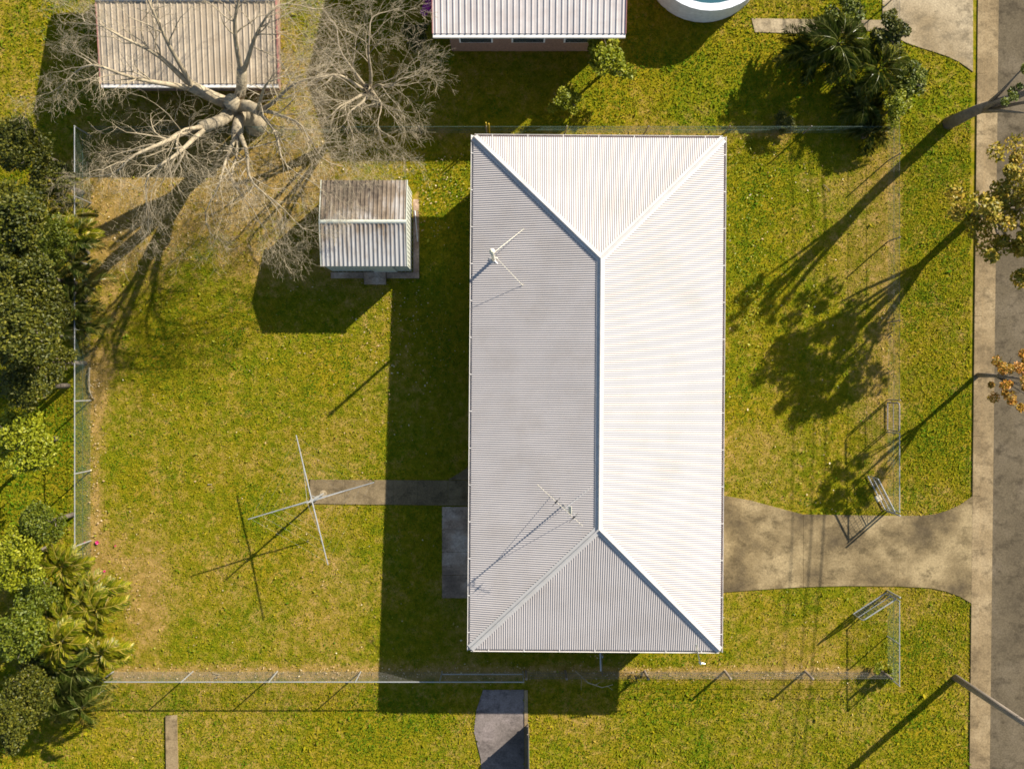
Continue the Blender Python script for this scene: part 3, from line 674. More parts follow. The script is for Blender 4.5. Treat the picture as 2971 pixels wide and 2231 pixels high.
wirecat(.8, ya, yb, 5.58, .85, .016, 'middle overhead cable on the power pole crossarm')
wirecat(.35, ya, yb, 5.58, .62, .014, 'overhead cable nearest to the power pole')

# ------------------------------------------------------------------ neighbours
def simple_house(loc0, x0, x1, y0, y1, eave, pitch_, roofm, wallm, label, ribdir='y', gable=False, over=.45, nrib=None):
    """x0..x1, y0..y1 world outline of the roof; ribs run down the slope"""
    cx, cy = (x0 + x1) / 2, (y0 + y1) / 2; gzv = gz(y0)
    o = thing('neighbour_building', (cx, cy, gzv), label, 'building', 'buildings on the north side')
    hw, hl = (x1 - x0) / 2, (y1 - y0) / 2; t = math.tan(pitch_)
    for sgn in (-1, 1):
        n = int(2 * hw / .2); m = MB(); pr = []
        for i in range(n):
            c = -hw + 2 * hw * (i + .5) / n; pr += [(c - .03, 0), (c - .015, .025), (c + .015, .025), (c + .03, 0)]
        pr = [(-hw, 0)] + pr + [(hw, 0)]; vs = []
        for x, z in pr: vs += [(x, sgn * hl, eave + z), (x, 0, eave + hl * t + z)]
        m.add(vs, [(2 * i, 2 * i + 2, 2 * i + 3, 2 * i + 1) for i in range(len(pr) - 1)]); m.build('roof_slope', roofm, o)
    m = MB(); m.tube([(-hw, 0, eave + hl * t + .02), (hw, 0, eave + hl * t + .02)], .07, 6); m.build('ridge_cap', M['cap'], o)
    for sgn in (-1, 1):
        m = MB(); y = sgn * (hl + .06); m.box((-hw, y - .06, eave - .12), (hw, y + .06, eave - .02)); m.build('gutter', M['gutter'], o)
        m = MB(); m.box((-hw + .01, sgn * (hl - .02) - .012, eave - .25), (hw - .01, sgn * (hl - .02) + .012, eave - .03)); m.build('fascia', M['fascia'], o)
        m = MB(); x = sgn * (hw + .012)
        m.add([(x - .012, -hl, eave - .15), (x - .012, 0, eave + hl * t - .15), (x - .012, hl, eave - .15), (x - .012, hl, eave + .03), (x - .012, 0, eave + hl * t + .03), (x - .012, -hl, eave + .03)] +
              [(x + .012, -hl, eave - .15), (x + .012, 0, eave + hl * t - .15), (x + .012, hl, eave - .15), (x + .012, hl, eave + .03), (x + .012, 0, eave + hl * t + .03), (x + .012, -hl, eave + .03)],
              [(0, 1, 4, 5), (1, 2, 3, 4), (11, 10, 7, 6), (10, 9, 8, 7), (5, 4, 10, 11), (4, 3, 9, 10), (0, 6, 7, 1), (1, 7, 8, 2), (0, 5, 11, 6), (2, 8, 9, 3)]); m.build('barge_board', M['fascia'], o)
    w_, l_ = hw - over, hl - over; m = MB()
    m.add([(-w_, -l_, -.6), (w_, -l_, -.6), (w_, l_, -.6), (-w_, l_, -.6), (-w_, -l_, eave), (w_, -l_, eave), (w_, l_, eave), (-w_, l_, eave), (-w_, 0, eave + l_ * t), (w_, 0, eave + l_ * t)],
          [(0, 1, 5, 4), (1, 2, 6, 9, 5), (2, 3, 7, 6), (3, 0, 4, 8, 7)]); m.build('wall', wallm, o)
    for i in range(3):
        x = -w_ + 2 * w_ * (i + .5) / 3; m = MB(); m.box((x - .6, -l_ - .03, 1.0), (x + .6, -l_ - .003, 2.1)); f = m.build('window', M['frame'], o)
        m = MB(); m.box((x - .54, -l_ - .045, 1.06), (x + .54, -l_ - .032, 2.04)); m.build('pane', M['glass'], f)
    return o
M['nroof'] = simple('neighbour_roof', (.48, .43, .39), .6, 0, .08, 1.5, dirt=(.3, .22, .18), dirtamt=.3)
M['groof'] = simple('garage_roof', (.36, .29, .20), .7, 0, .15, .8, dirt=(.2, .14, .08), dirtamt=.6, dirtscale=1)
e = 3.05
sw_ = PZ(1256, 98, e + .3); ne_ = PZ(1815, 98, e + .3)
simple_house(None, sw_.x, ne_.x, sw_.y, sw_.y + 7.5, e, R(12), M['nroof'], M['brick'], 'neighbouring brick house with a pale ribbed roof at the top edge of the picture')
g1 = P(369, 300); g2 = P(850, 300); ez = 2.3
simple_house(None, g1.x, g2.x, g1.y, g1.y + 5.5, ez, R(8), M['groof'], M['brick'], 'neighbouring garage with a weathered tan metal roof under the big bare tree')
# above-ground pool
pc = P(2040, 30); pc = V((pc.x, P(2040, 68)[1] + 2.2, 0)); pc.z = gz(pc.y)
pool = thing('above_ground_pool', pc, 'round white above-ground pool cut by the top edge of the picture', 'pool')
m = MB(); n = 40
for k in range(n):
    a0, a1 = 2 * math.pi * k / n, 2 * math.pi * (k + 1) / n
    r0_, r1_ = 2.12, 2.2
    q = [(r * math.cos(a), r * math.sin(a)) for a in (a0, a1) for r in (r0_, r1_)]
    m.add([(q[0][0], q[0][1], 0), (q[1][0], q[1][1], 0), (q[3][0], q[3][1], 0), (q[2][0], q[2][1], 0), (q[0][0], q[0][1], 1.3), (q[1][0], q[1][1], 1.3), (q[3][0], q[3][1], 1.3), (q[2][0], q[2][1], 1.3)], [(1, 2, 6, 5), (3, 0, 4, 7)])
m.build('pool_wall', M['poolwall'], pool)
m = MB()
for k in range(n):
    a0, a1 = 2 * math.pi * k / n, 2 * math.pi * (k + 1) / n
    q = [(r * math.cos(a), r * math.sin(a), z) for a in (a0, a1) for r, z in ((2.02, 1.3), (2.28, 1.3), (2.28, 1.34), (2.02, 1.34))]
    m.add(q, [(0, 4, 5, 1), (1, 5, 6, 2), (2, 6, 7, 3), (3, 7, 4, 0)])
m.build('rim', M['poolwall'], pool)
m = MB(); m.disc((0, 0, 0), 2.11, 1.12, 40); m.build('water', M['water'], pool)

# ------------------------------------------------------------------ bare trees
def bare_tree(name, base, label, forkh, limbs, seed, tr=.28, group=None, dens=1.0):
    """limbs: (azimuth, reach, top height, tip height, radius)"""
    rnd = random.Random(seed); o = thing(name, base, label, 'tree', group)
    trunk = MB(); pts = [V((0, 0, -.2)), V((.03, 0, .25)), V((.0, .04, 1)), V((-.05, .0, 2)), V((0, 0, forkh))]
    trunk.tube(pts, [tr * 1.5, tr * 1.15, tr, tr * .92, tr * .9], 12); trunk.build('trunk', M['bark'], o, smooth=True)
    tw = MB()
    def grow(p, d, L, r, lvl, mb):
        n = max(3, int(L / (.28 if lvl < 3 else .16))); pts = [p.copy()]; rad = [r]; q = p.copy(); dd = d.copy()
        kids = []
        for i in range(n):
            dd = (dd + V((rnd.gauss(0, 1), rnd.gauss(0, 1), rnd.gauss(0, .7))) * (.13 + .05 * lvl) + V((0, 0, (.02 if lvl < 2 else -.045)))).normalized()
            q = q + dd * (L / n); pts.append(q.copy()); rad.append(max(.0022, r * (1 - .78 * (i + 1) / n)))
            kids.append((q.copy(), dd.copy(), rad[-1], (i + 1) / n))
        mb.tube(pts, rad, (8, 6, 5, 3, 3)[min(lvl, 4)], False)
        if lvl >= 4: return
        cnt = int((4, 5, 5, 4)[min(lvl, 3)] * dens * rnd.uniform(.8, 1.25) + .5)
        for _ in range(cnt):
            i = rnd.randrange(max(0, n // 4), n); q, dd, rr, t = kids[i]
            ax = V((rnd.gauss(0, 1), rnd.gauss(0, 1), rnd.gauss(0, .5))); side = (ax - dd * ax.dot(dd)).normalized()
            ang = rnd.uniform(.45, .95); nd = (dd * math.cos(ang) + side * math.sin(ang)).normalized(); nd.z *= .7
            grow(q, nd.normalized(), L * rnd.uniform(.42, .68) * (1.1 - .35 * t), rr * rnd.uniform(.5, .75), lvl + 1, tw)
        # the end forks in two
        for _ in range(2):
            q, dd, rr, t = kids[-1]; ax = V((rnd.gauss(0, 1), rnd.gauss(0, 1), rnd.gauss(0, .4))); side = (ax - dd * ax.dot(dd)).normalized()
            grow(q, (dd + side * .45).normalized(), L * rnd.uniform(.4, .55), rr * .85, lvl + 1, tw)
    bo = []
    if len(limbs) > 8:
        for baz, br, bh, rr in ((35, 1.0, 3.9, .17), (112, 1.15, 3.5, .18), (168, 1.25, 3.4, .19), (222, 1.35, 3.5, .20), (285, 1.2, 3.8, .19)):
            a = R(baz); e_ = V((math.sin(a) * br, math.cos(a) * br, bh)); s_ = V((0, 0, forkh - .9 + rnd.uniform(-.2, .5))); mid = s_.lerp(e_, .5) + V((rnd.uniform(-.1, .1), rnd.uniform(-.1, .1), -.08))
            mb = MB(); mb.tube([s_, mid, e_], [rr * 1.25, rr * 1.05, rr], 10); mb.build('bough', M['bark'], o, smooth=True); bo.append((baz, s_, mid, e_))
    for (az, reach, top, tip, r) in limbs:
        a = R(az); h_ = V((math.sin(a), math.cos(a), 0)); lb = MB()
        p0 = V((0, 0, forkh - .15 + rnd.uniform(-.25, .15))); n = 12; pts = []; rad = []
        wob = V((-h_.y, h_.x, 0))
        ph = rnd.uniform(0, 6)
        if bo:
            q_ = min(bo, key=lambda b: abs((b[0] - az + 180) % 360 - 180)); p0 = q_[2].lerp(q_[3], rnd.uniform(.55, .97)); tgt = h_ * reach - V((p0.x, p0.y, 0)); reach = tgt.length; h_ = tgt.normalized(); wob = V((-h_.y, h_.x, 0)); r = r * .5
        for i in range(n + 1):
            t = i / n; z = p0.z + (top - p0.z) * math.sin(min(1, t * 1.25) * math.pi / 2) + (tip - top) * max(0, t - .55) / .45
            pts.append(p0 * 1 + h_ * (reach * t) + wob * (.42 * math.sin(ph + t * 5) * t + .12 * math.sin(ph * 2 + t * 13) * t) + V((0, 0, z - p0.z))); rad.append(r * max(0, 1 - 1.05 * t) ** 1.7 + .012)
        lb.tube(pts, rad, 8, False); lb.build('limb', M['bark'], o, smooth=True)
        for i in range(3, n + 1):
            for _ in range(2 if i < n else 4):
                if rnd.random() > .92 * dens and i < n: continue
                d = (pts[i] - pts[i - 1]).normalized(); ax = V((rnd.gauss(0, 1), rnd.gauss(0, 1), rnd.gauss(0, .6))); side = (ax - d * ax.dot(d)).normalized()
                nd = (d * .75 + side * .65 + h_ * .15).normalized(); L = rnd.uniform(.8, 1.8) * (.75 + .5 * (1 - i / n))
                grow(pts[i], nd, L, min(.028, rad[i] * .45), 2, tw)
    tw.build('crown', M['bark'], o)
    return o
t0 = P(742, 366)
bare_tree('bare_tree', t0, 'huge leafless spreading tree with pale bark behind the north fence beside the tan garage', 3.1,
    [(182, 4.6, 5.0, 3.8, .17), (152, 5.1, 5.2, 3.8, .19), (135, 4.6, 4.9, 3.8, .14), (118, 4.6, 5.2, 4.0, .15), (210, 5.2, 5.2, 3.9, .19), (167, 4.6, 4.6, 3.5, .12), (232, 5.4, 5.4, 4.2, .21), (268, 5.2, 6.2, 5.0, .19), (300, 4.6, 6.2, 5.2, .19),
     (335, 4.2, 6.6, 5.6, .17), (15, 4.2, 6.4, 5.4, .17), (50, 4.2, 6.0, 5.2, .17), (88, 4.4, 5.4, 4.6, .15), (200, 3.0, 6.4, 6.0, .14), (100, 2.8, 6.4, 6.0, .14)], 5, .30, 'bare trees in the north-west corner')
bare_tree('bare_tree', P(1090, 300), 'smaller leafless tree with fine twigs between the tan garage and the brick house', 1.6,
    [(190, 2.6, 3.4, 3.0, .06), (225, 2.5, 3.4, 3.0, .06), (150, 2.3, 3.4, 3.1, .06), (270, 2.4, 3.6, 3.2, .06), (320, 2.4, 3.8, 3.4, .06), (20, 2.4, 3.8, 3.5, .06), (100, 1.8, 3.6, 3.4, .05)], 9, .12, 'bare trees in the north-west corner', .8)

# ------------------------------------------------------------------ leafy trees and shrubs
def crown_mesh(name, rx, ry, rz, nclump, nleaf, size, mat, seed, lobes=.75, hollow=.35, cr0=.16, cr1=.34):
    rng = np.random.default_rng(seed)
    c = rng.normal(0, 1, (nclump, 3)); c /= np.linalg.norm(c, axis=1)[:, None]; c[:, 2] = np.abs(c[:, 2]) * 1.1 - .25
    c *= (rng.uniform(hollow, 1, nclump) ** .6)[:, None] * np.array([rx, ry, rz]) * lobes
    cr = rng.uniform(cr0, cr1, nclump) * (rx + ry) / 2
    idx = rng.integers(0, nclump, nleaf); q = rng.normal(0, 1, (nleaf, 3)); q /= np.linalg.norm(q, axis=1)[:, None]
    q *= (rng.uniform(.2, 1, nleaf) ** .5)[:, None]; q[:, 2] *= .7
    pos = c[idx] + q * cr[idx][:, None]; v = leaf_quads(pos, rng.uniform(.7, 1.3, nleaf) * size, 1.3, .55, rng)
    ct = rng.uniform(-.15, .15, nclump)
    tone = np.clip(rng.normal(.5, .22, nleaf) + ct[idx], 0, 1)
    o = npmesh(name, v, 4, mat, tone); me = o.data; bpy.data.objects.remove(o); return me
CM = {}
def tree(name, base, ch, r, mkey, variant, label, cat='tree', group=None, lean=(0, 0), trunk_r=.09, size=.13, n=3500, rz=.75, nclump=26, fork=.6, nlimb=7, limbr=.5, airy=False):
    """ch: height of the middle of the crown above the base"""
    key = (mkey, variant, size, n, nclump)
    if key not in CM: CM[key] = crown_mesh('crown', 1, 1, rz, nclump, n, size, M[mkey], variant * 7 + len(CM), *((.98, .12, .09, .19) if airy else ()))
    o = thing(name, base, label, cat, group); m = MB(); top = V((lean[0], lean[1], ch)); rnd = random.Random(variant + int(base.x * 10))
    m.tube([V((0, 0, -.1)), V((lean[0] * .2, lean[1] * .2, ch * .35)), V((lean[0] * .6, lean[1] * .6, ch * .7)), top], [trunk_r * 1.3, trunk_r, trunk_r * .75, trunk_r * .4], 8)
    for k in range(nlimb):
        a = rnd.uniform(0, 6.28) if nlimb == 7 else 6.283 * k / nlimb + rnd.uniform(-.3, .3); s = V((lean[0] * fork, lean[1] * fork, ch * fork)); e_ = top + V((math.cos(a) * r * .65, math.sin(a) * r * .65, rnd.uniform(-.2, .4) * r))
        m.tube([s, s.lerp(e_, .5) + V((rnd.uniform(-.1, .1) * r, rnd.uniform(-.1, .1) * r, .12 * r)), e_], [trunk_r * limbr, trunk_r * limbr * .6, trunk_r * .12], 5)
    m.build('trunk', M['barkd'], o, smooth=True)
    c = bpy.data.objects.new('crown', CM[key]); C.objects.link(c); c.parent = o; c.location = top; c.scale = (r, r, r); c.rotation_euler = (0, 0, rnd.uniform(0, 6.28)); c['kind'] = 'stuff'
    return o
# street trees
tree('street_tree', P(2752, 358), 5.5, 1.15, 'leaf_green', 1, 'tall thin street tree at the top right, rooted on the verge below the concrete crossing', group='street trees', lean=(.2, -.45), trunk_r=.19, n=3200, size=.065, nclump=22, fork=.42, nlimb=6, limbr=.5, airy=True)
tree('street_tree', P(2828, 625), 3.85, 2.35, 'leaf_yellow', 2, 'spreading street tree with yellow-green leaves over the kerb, largest of the street trees', group='street trees', lean=(-.1, -.5), trunk_r=.13, n=9500, size=.062, nclump=70, fork=.36, nlimb=8, limbr=.6, airy=True)
tree('street_tree', P(2836, 1088), 3.35, 1.2, 'leaf_orange', 3, 'small street tree with orange and yellow autumn leaves overhanging the road', group='street trees', lean=(-.15, -.15), trunk_r=.07, n=4600, size=.07, nclump=30, fork=.45, airy=True)
# west neighbour's belt
belt = [(60, 420, 3.0, 1.2, 'leaf_dark'), (150, 520, 2.4, 1.0, 'leaf_dark'), (40, 620, 4.2, 1.5, 'leaf_dark'), (145, 690, 2.4, 1.0, 'leaf_green'), (70, 790, 3.8, 1.4, 'leaf_dark'), (150, 905, 2.4, 1.0, 'leaf_dark'),
        (55, 960, 4.4, 1.5, 'leaf_dark'), (150, 1050, 2.6, 1.0, 'leaf_dark'), (80, 1120, 3.0, 1.2, 'leaf_dark'), (62, 1285, 2.6, 1.4, 'leaf_lime'), (120, 1520, 2.4, 1.0, 'leaf_green'),
        (50, 1620, 2.6, 1.3, 'leaf_lime'), (120, 1730, 1.6, 1.0, 'leaf_green'), (55, 1830, 2.6, 1.3, 'leaf_green'), (120, 1930, 1.6, 1.0, 'leaf_dark'), (90, 2010, 2.2, 1.1, 'leaf_dark'), (20, 2100, 2.8, 1.2, 'leaf_dark')]  # the last bush is added to darken the bottom left corner
words = ['dark olive tree at the north end of the row behind the back fence', 'low dark bush pressed against the back fence near the bare tree', 'broad dark tree at the left edge, level with the garden shed', 'mid green bush behind the back fence, level with the shed eave',
         'dark tree crown at the left edge just below the shed level', 'small dark bush against the back fence behind the upper palm clump', 'tallest dark tree at the left edge of the picture', 'dark bush by the back fence above the bright lime tree',
         'dark rounded tree directly north of the bright lime tree', 'bright lime green rounded tree alone at the left edge', 'green bush just north of the golden palm clump', 'lime green tree at the left edge beside the golden palms', 'green bush tucked between back fence and golden palms',
         'wide green tree at the lower left edge', 'dark bush in the south-west corner behind the palms', 'green tree at the bottom left corner by the dark shadow', 'dark bushy plant added to darken the bottom left corner, cut by the left edge']
for i, ((px, py, ch, r, mk), wd) in enumerate(zip(belt, words)):
    pimg = P(px, py, ch); b = V((pimg.x, pimg.y, gz(pimg.y)))
    tree('leafy_tree' if ch > 2.8 else 'bush', b, ch, r, mk, i % 3, wd, 'tree' if ch > 2.8 else 'bush', 'trees behind the back fence', trunk_r=.08, n=6500, size=.085, nclump=44)
# north-east neighbour's garden
for (px, py, ch, r, mk, wd) in ((2280, 355, .6, .55, 'leaf_dark', 'small dark bush at the foot of the north fence near the palms'), (2470, 40, 1.4, .9, 'leaf_green', 'green bush beside the neighbour path at the top right'),
        (2600, 70, 2.0, .9, 'leaf_dark', 'dark bush beside the pale neighbouring driveway'), (2610, 300, 1.6, .75, 'leaf_lime', 'yellow-green bush at the north-east corner outside the fence'), (2650, 220, 1.4, .8, 'leaf_green', 'green bush on the verge side of the palm garden'),
        (1765, 165, 1.8, 1.1, 'leaf_lime', 'bright lime bush beside the south-east corner of the brick house'), (1640, 285, 1.1, .7, 'leaf_lime', 'small lime bush on the neighbour lawn north of the house'), (1200, 90, 1.6, .7, 'leaf_dark', 'dark bush at the west end of the brick house')):
    pimg = P(px, py, ch); b = V((pimg.x, pimg.y, gz(pimg.y))); tree('bush', b, ch * .75, r, mk, 1, wd, 'bush', 'bushes in the north gardens', trunk_r=.05, n=2400, size=.13, nclump=16)
pk = thing('flowering_shrub', P(1262, 60), 'magenta flowering shrub at the west end of the neighbouring brick house', 'shrub')
m = MB(); m.tube([(0, 0, 0), (0, 0, 1.1)], .04, 6); m.build('trunk', M['barkd'], pk)
cmx = crown_mesh('crown', .55, .55, .5, 12, 900, .09, M['pinkplant'], 3); c = bpy.data.objects.new('crown', cmx); C.objects.link(c); c.parent = pk; c.location = (0, 0, 1.3); c['kind'] = 'stuff'
sb = P(2560, 1948); bo = tree('bush', sb, .35, .55, 'leaf_lime', 2, 'small bright yellow-green bush in the south-east corner of the front yard', 'bush', None, trunk_r=.03, n=1500, size=.14, nclump=12)
tree('bush', P(1845, 1962), .2, .3, 'leaf_yellow', 4, 'small yellowish weed bush at the foot of the south fence', 'bush', None, trunk_r=.02, n=500, size=.14, nclump=8)

# ------------------------------------------------------------------ palms
def frond_mesh(L, seed, mat, droop=.7, nl=26, lw=.035, ll=.42):
    rnd = random.Random(seed); m = MB(); pts = []; n = 10
    for i in range(n + 1):
        t = i / n; pts.append(V((L * (t - .18 * t * t), .05 * math.sin(t * 3 + seed), L * (.55 * t - droop * t * t))))
    m.tube(pts, [.014 * (1 - .8 * i / n) + .003 for i in range(n + 1)], 4, False, tone=.85)
    for i in range(nl):
        t = .16 + .84 * i / (nl - 1); k = t * n; j = min(n - 1, int(k)); p = pts[j].lerp(pts[j + 1], k - j); d = (pts[j + 1] - pts[j]).normalized()
        for sd_ in (-1, 1):
            l_ = ll * (math.sin(math.pi * (.12 + .8 * t)) * .8 + .25) * rnd.uniform(.85, 1.1); side = V((0, sd_, 0)); ang = rnd.uniform(.55, .8) + .25 * (1 - t)
            dv = (d * math.cos(ang) + side * math.sin(ang) + V((0, 0, rnd.uniform(-.05, .22)))).normalized(); q = p + dv * l_ * .55 ; e_ = p + dv * l_ - V((0, 0, l_ * rnd.uniform(.2, .45)))
            wv = dv.cross(V((0, 0, 1))).normalized() * lw * .5; wv = (wv + V((0, 0, rnd.uniform(-.012, .012))))
            m.add([p, q - wv, e_, q + wv], [(0, 1, 2), (0, 2, 3)], tone=min(1, max(0, rnd.gauss(.5, .25) + (.15 if t > .8 else 0))))
    me = bpy.data.meshes.new('frond'); me.from_pydata(m.v, [], m.f); a = me.attributes.new('tone', 'FLOAT', 'POINT'); a.data.foreach_set('value', m.tone); me.materials.append(mat); me.update(); return me
FM = {'frond': [frond_mesh(1.55, s, M['frond'], .72, 28, .055, .46) for s in range(4)], 'frond_dark': [frond_mesh(1.7, s + 9, M['frond_dark'], .8, 28, .03, .5) for s in range(4)]}
def palm(base, h, nf, key, label, group, scale=1.0, stems=1, seed=0):
    rnd = random.Random(seed); o = thing('palm', base, label, 'palm', group)
    for s in range(stems):
        off = V((0, 0, 0)) if stems == 1 else V((rnd.uniform(-.35, .35), rnd.uniform(-.35, .35), 0)); hh = h * rnd.uniform(.7, 1.05) if stems > 1 else h
        m = MB(); tipp = off * 1.7 + V((0, 0, hh)); m.tube([off + V((0, 0, -.1)), off * 1.3 + V((0, 0, hh * .5)), tipp], [.07, .05, .04] if stems > 1 else [.14, .11, .09], 8); m.build('stem', M['barkd'], o)
        for k in range(nf):
            f = bpy.data.objects.new('frond', FM[key][rnd.randrange(4)]); C.objects.link(f); f.parent = o; f.location = tipp
            inner = k / nf
            f.rotation_euler = (rnd.uniform(-.25, .25), -.75 * inner + rnd.uniform(-.15, .25), 2.4 * k + rnd.uniform(-.3, .3)); sc = scale * rnd.uniform(.8, 1.1) * (1 - .25 * inner); f.scale = (sc, sc, sc)
    return o
gp = 'golden palms in the south-west corner'
for i, (px, py, h, w_) in enumerate(((262, 1655, 1.5, 'northernmost golden palm clump inside the back fence'), (285, 1735, 1.9, 'tall golden palm clump inside the back fence, second from the north'), (240, 1800, 2.3, 'tallest golden palm clump standing close to the back fence'),
        (300, 1845, 1.6, 'golden palm clump reaching farthest over the bare soil'), (265, 1925, 1.7, 'dark green palm clump in the south-west fence corner'), (245, 1990, 1.5, 'southernmost palm clump just outside the fence corner'))):
    palm(P(px, py), h, 7, 'frond' if i < 4 else 'frond_dark', w_, gp, .8, 4, i + 1)
for i, (px, py, h, w_) in enumerate(((248, 850, 1.3, 'dark palm clump halfway up the back fence beside the bare soil'), (235, 925, 1.2, 'lower dark palm clump halfway up the back fence'), (226, 660, 1.6, 'dark palm clump near the top of the back fence'), (232, 760, 1.4, 'dark palm clump between the two others on the back fence'))):
    palm(P(px, py), h, 7, 'frond_dark' if i != 2 else 'frond', w_, 'palms along the back fence', .7, 3, i + 20)
for i, (px, py, h, w_) in enumerate(((2360, 150, .9, 'westernmost dark palm over the neighbour lawn'), (2500, 300, .6, 'palm whose fronds hang over the north fence into the front yard'), (2430, 130, 1.6, 'tallest palm in the group north-east of the house'), (2545, 205, 1.2, 'easternmost palm of the north-east group'), (2520, 385, .5, 'short palm at the north-east corner of the front yard'))):
    pi_ = P(px, py, h); palm(V((pi_.x, pi_.y, gz(pi_.y))), h, 18, 'frond_dark', w_, 'palms north-east of the house', (.95, .8, 1.0, .9, .6)[i], 1, i + 40)

# ------------------------------------------------------------------ small things on the ground
for i, (px, py, s, w_) in enumerate(((284, 1573, .085, 'largest magenta flower fallen on the leaf litter by the back fence'), (248, 1572, .04, 'small red flower lying against the back fence'), (336, 1583, .035, 'tiny magenta flower on the lawn north of the golden palms'), (305, 1656, .05, 'magenta flower beside the northern golden palm fronds'), (277, 1690, .04, 'magenta flower under the golden palm fronds'))):
    m = MB()
    for k in range(5):
        a = k * 1.2566; u = V((math.cos(a), math.sin(a), 0)); v_ = V((-math.sin(a), math.cos(a), 0))
        m.add([V((0, 0, .02)), u * s * .6 + v_ * s * .45 + V((0, 0, .06)), u * s + V((0, 0, .035)), u * s * .6 - v_ * s * .45 + V((0, 0, .06))], [(0, 1, 2, 3)])
    m.disc((0, 0, .02), s * .2, .05, 6, s * .1)
    o = m.build('fallen_flower', M['pink']); o.location = P(px, py) + V((0, 0, .02)); tag(o, w_, 'flower', 'fallen flowers')
def stick(pts, r, label, mat='bark', name='fallen_branch'):
    b = P(*pts[0][:2]); m = MB(); q = [P(p[0], p[1]) - b + V((0, 0, p[2])) for p in pts]; n = len(q)
    m.tube(q, [r * (1 - .6 * i / (n - 1)) for i in range(n)], 6)
    for k in range(n - 1):
        d = (q[k + 1] - q[k]); s = V((-d.y, d.x, .1)).normalized() * d.length * .5 * (1 if k % 2 else -1)
        m.tube([q[k].lerp(q[k + 1], .5), q[k].lerp(q[k + 1], .9) + s], [r * .5, r * .2], 4)
    o = m.build(name, M[mat]); o.location = b; tag(o, label, 'branch', 'fallen branches')
stick([(2388, 537, .03), (2397, 545, .07), (2406, 556, .03)], .018, 'dark curved stick on the front lawn below the palms', 'barkd')
stick([(604, 1405, .03), (616, 1404, .03)], .02, 'short pale stick on the middle of the back lawn')
stick([(1668, 1940, .25), (1700, 1958, .9), (1740, 1972, .9), (1772, 1966, .8)], .025, 'dry forked branch caught on the south fence beside the house')
stick([(625, 1965, .04), (640, 1955, .06), (620, 1950, .05)], .022, 'pale crooked branch lying at the foot of the south fence')
stick([(263, 1066, .1), (262, 1095, .12), (262, 1130, .1), (268, 1150, .06), (274, 1160, .03)], .035, 'bleached branch lying along the back fence', 'bark')
stick([(1398, 1220, .03), (1385, 1205, .03)], .012, 'thin twig in the shade beside the house')

# ------------------------------------------------------------------ grass, leaves
def blocked(px, py):
    px = px + 12 * (vnoise(px, py, 14, 8) - .5) + 6 * (vnoise(px, py, 5, 9) - .5); py = py + 12 * (vnoise(px, py, 14, 10) - .5) + 6 * (vnoise(px, py, 5, 12) - .5)
    b = inpoly(px, py, DRIVE)
    for q in PATHS: b |= inpoly(px, py, q)
    for q in (NCONC, NPATH, SPAVE): b |= inpoly(px, py, q)
    b |= (px > 2818) | ((px > 1420) & (px < 2040) & (py > 480) & (py < 1800)) | ((px > 962) & (px < 1213) & (py > 560) & (py < 800))
    b |= (px > 480) & (px < 520) & (py > 2070)
    return b
def scatter(n, x0, x1, y0, y1, rng):
    px = rng.uniform(x0, x1, n); py = rng.uniform(y0, y1, n); ok = ~blocked(px, py); px, py = px[ok], py[ok]
    d = py - CY; y = -d * H / F / (1 - d * S / F); z = S * y; x = (px - CX) * (H - z) / F
    return px, py, np.stack([x, y, z], 1)
def grass(name, n, box, size, seed, label):
    rng = np.random.default_rng(seed); px, py, p = scatter(n, *box, rng); dr = dryness(px, py)
    pn = vnoise(px, py, 60, 1) * .6 + vnoise(px, py, 22, 2) * .4 + 0
    keep = rng.uniform(0, 1, len(px)) < np.clip(1.25 - dr * .7, .5, 1); px, py, p, dr, pn = px[keep], py[keep], p[keep], dr[keep], pn[keep]
    k = len(px); sz = rng.lognormal(0, .35, k) * size * (1.15 - .4 * dr); tone = np.clip(dr * .75 + (pn - .5) * .55 + rng.normal(.08, .15, k), 0, 1)
    p[:, 2] += sz * .28
    o = npmesh(name, leaf_quads(p, sz, 1.1, .42, rng), 4, M['grass'], tone); tag(o, label, 'grass', kind='stuff'); return o
grass('grass', 520000, (215, 2620, 350, 2000), .046, 11, 'short yellow-green lawn grass growing inside the fenced block')
grass('grass', 110000, (-100, 2820, -100, 350), .062, 12, 'lawn grass on the northern neighbouring blocks')
grass('grass', 90000, (-100, 2820, 2000, 2330), .062, 13, 'lawn grass on the southern neighbouring block')
grass('grass', 36000, (-100, 215, 350, 2000), .07, 14, 'rough grass behind the back fence')
grass('grass', 60000, (2620, 2818, 350, 2000), .052, 15, 'verge grass between the front fence and the kerb')
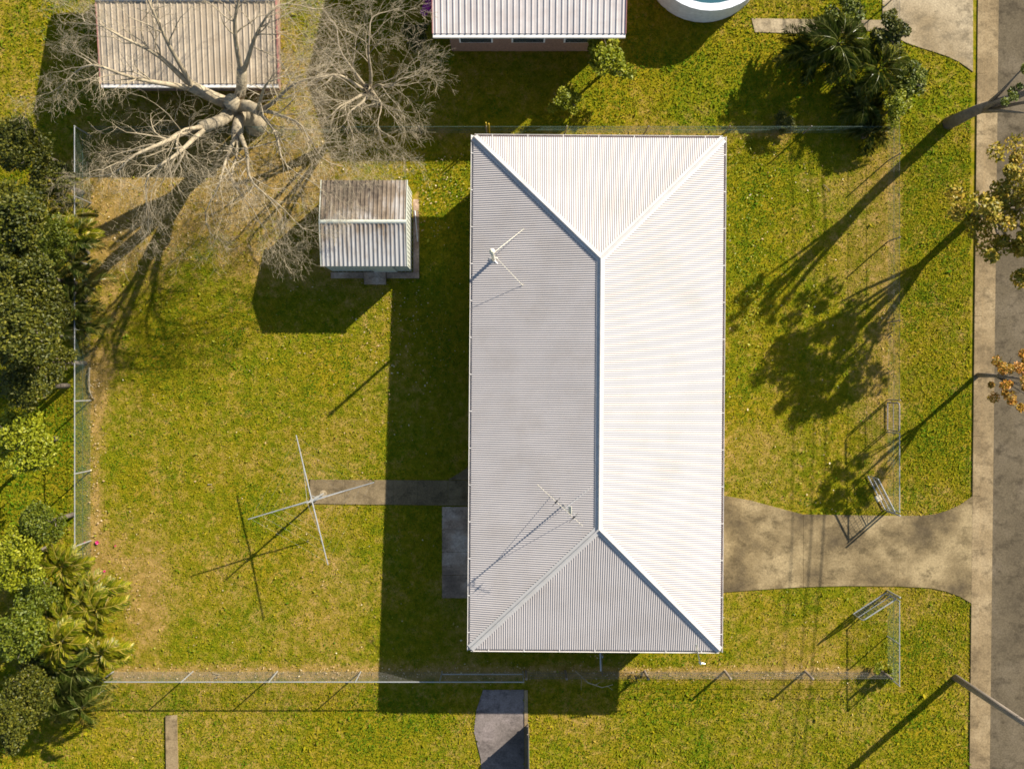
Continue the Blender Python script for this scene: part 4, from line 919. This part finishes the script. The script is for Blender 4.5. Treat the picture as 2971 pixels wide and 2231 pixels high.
def litter(n, box, size, seed, fn):
    rng = np.random.default_rng(seed); px, py, p = scatter(n, *box, rng); keep = rng.uniform(0, 1, len(px)) < fn(px, py); p = p[keep]; k = len(p)
    sz = rng.lognormal(0, .28, k) * size; p[:, 2] += .035 + sz * .2
    return leaf_quads(p, sz, .9, .6, rng), np.clip(rng.normal(.6, .25, k), 0, 1)
G = lambda px, py, cx, cy, rx, ry: np.exp(-((px - cx) / rx) ** 2 - ((py - cy) / ry) ** 2)
lf = lambda px, py: np.clip(.018 + .9 * np.exp(-((py - 1952) / 15) ** 2) * (px > 330) * (px < 2560) + .8 * np.exp(-((px - 278) / 18) ** 2) * (py > 1000) * (py < 1720) + .30 * G(px, py, 1160, 960, 120, 150)
        + .4 * G(px, py, 1260, 560, 90, 90) + .30 * G(px, py, 560, 560, 360, 150) + .25 * G(px, py, 1750, 1930, 60, 30) + .05 * G(px, py, 2230, 560, 120, 300) + .25 * G(px, py, 380, 1720, 60, 140) + .2 * G(px, py, 850, 480, 120, 60), 0, 1)
a1, b1_ = litter(60000, (215, 2620, 370, 2000), .055, 21, lf)
o = npmesh('fallen_leaves', a1, 4, M['litter'], b1_); tag(o, 'dry tan and brown leaves scattered over the lawn and along the fences', 'leaves', kind='stuff')
# clover patches: broader bright leaves on the front lawn and by the shed
cf = lambda px, py: np.clip(.5 * G(px, py, 2190, 620, 60, 260) + .9 * G(px, py, 2165, 870, 45, 110) + .6 * G(px, py, 1290, 520, 70, 60) + .7 * G(px, py, 2380, 1215, 45, 25) + .25 * G(px, py, 2300, 1740, 160, 40) + .35 * G(px, py, 2330, 900, 150, 40) + .12 * G(px, py, 520, 920, 220, 90)
        + .08 * G(px, py, 560, 1880, 260, 80) + .5 * G(px, py, 2540, 1880, 60, 70) + .04, 0, 1)
a2, b2_ = litter(40000, (230, 2600, 380, 1960), .075, 22, cf)
o = npmesh('clover', a2, 4, M['leaf_lime'], b2_); tag(o, 'bright green clover leaves in loose patches on the lawn', 'clover', kind='stuff')
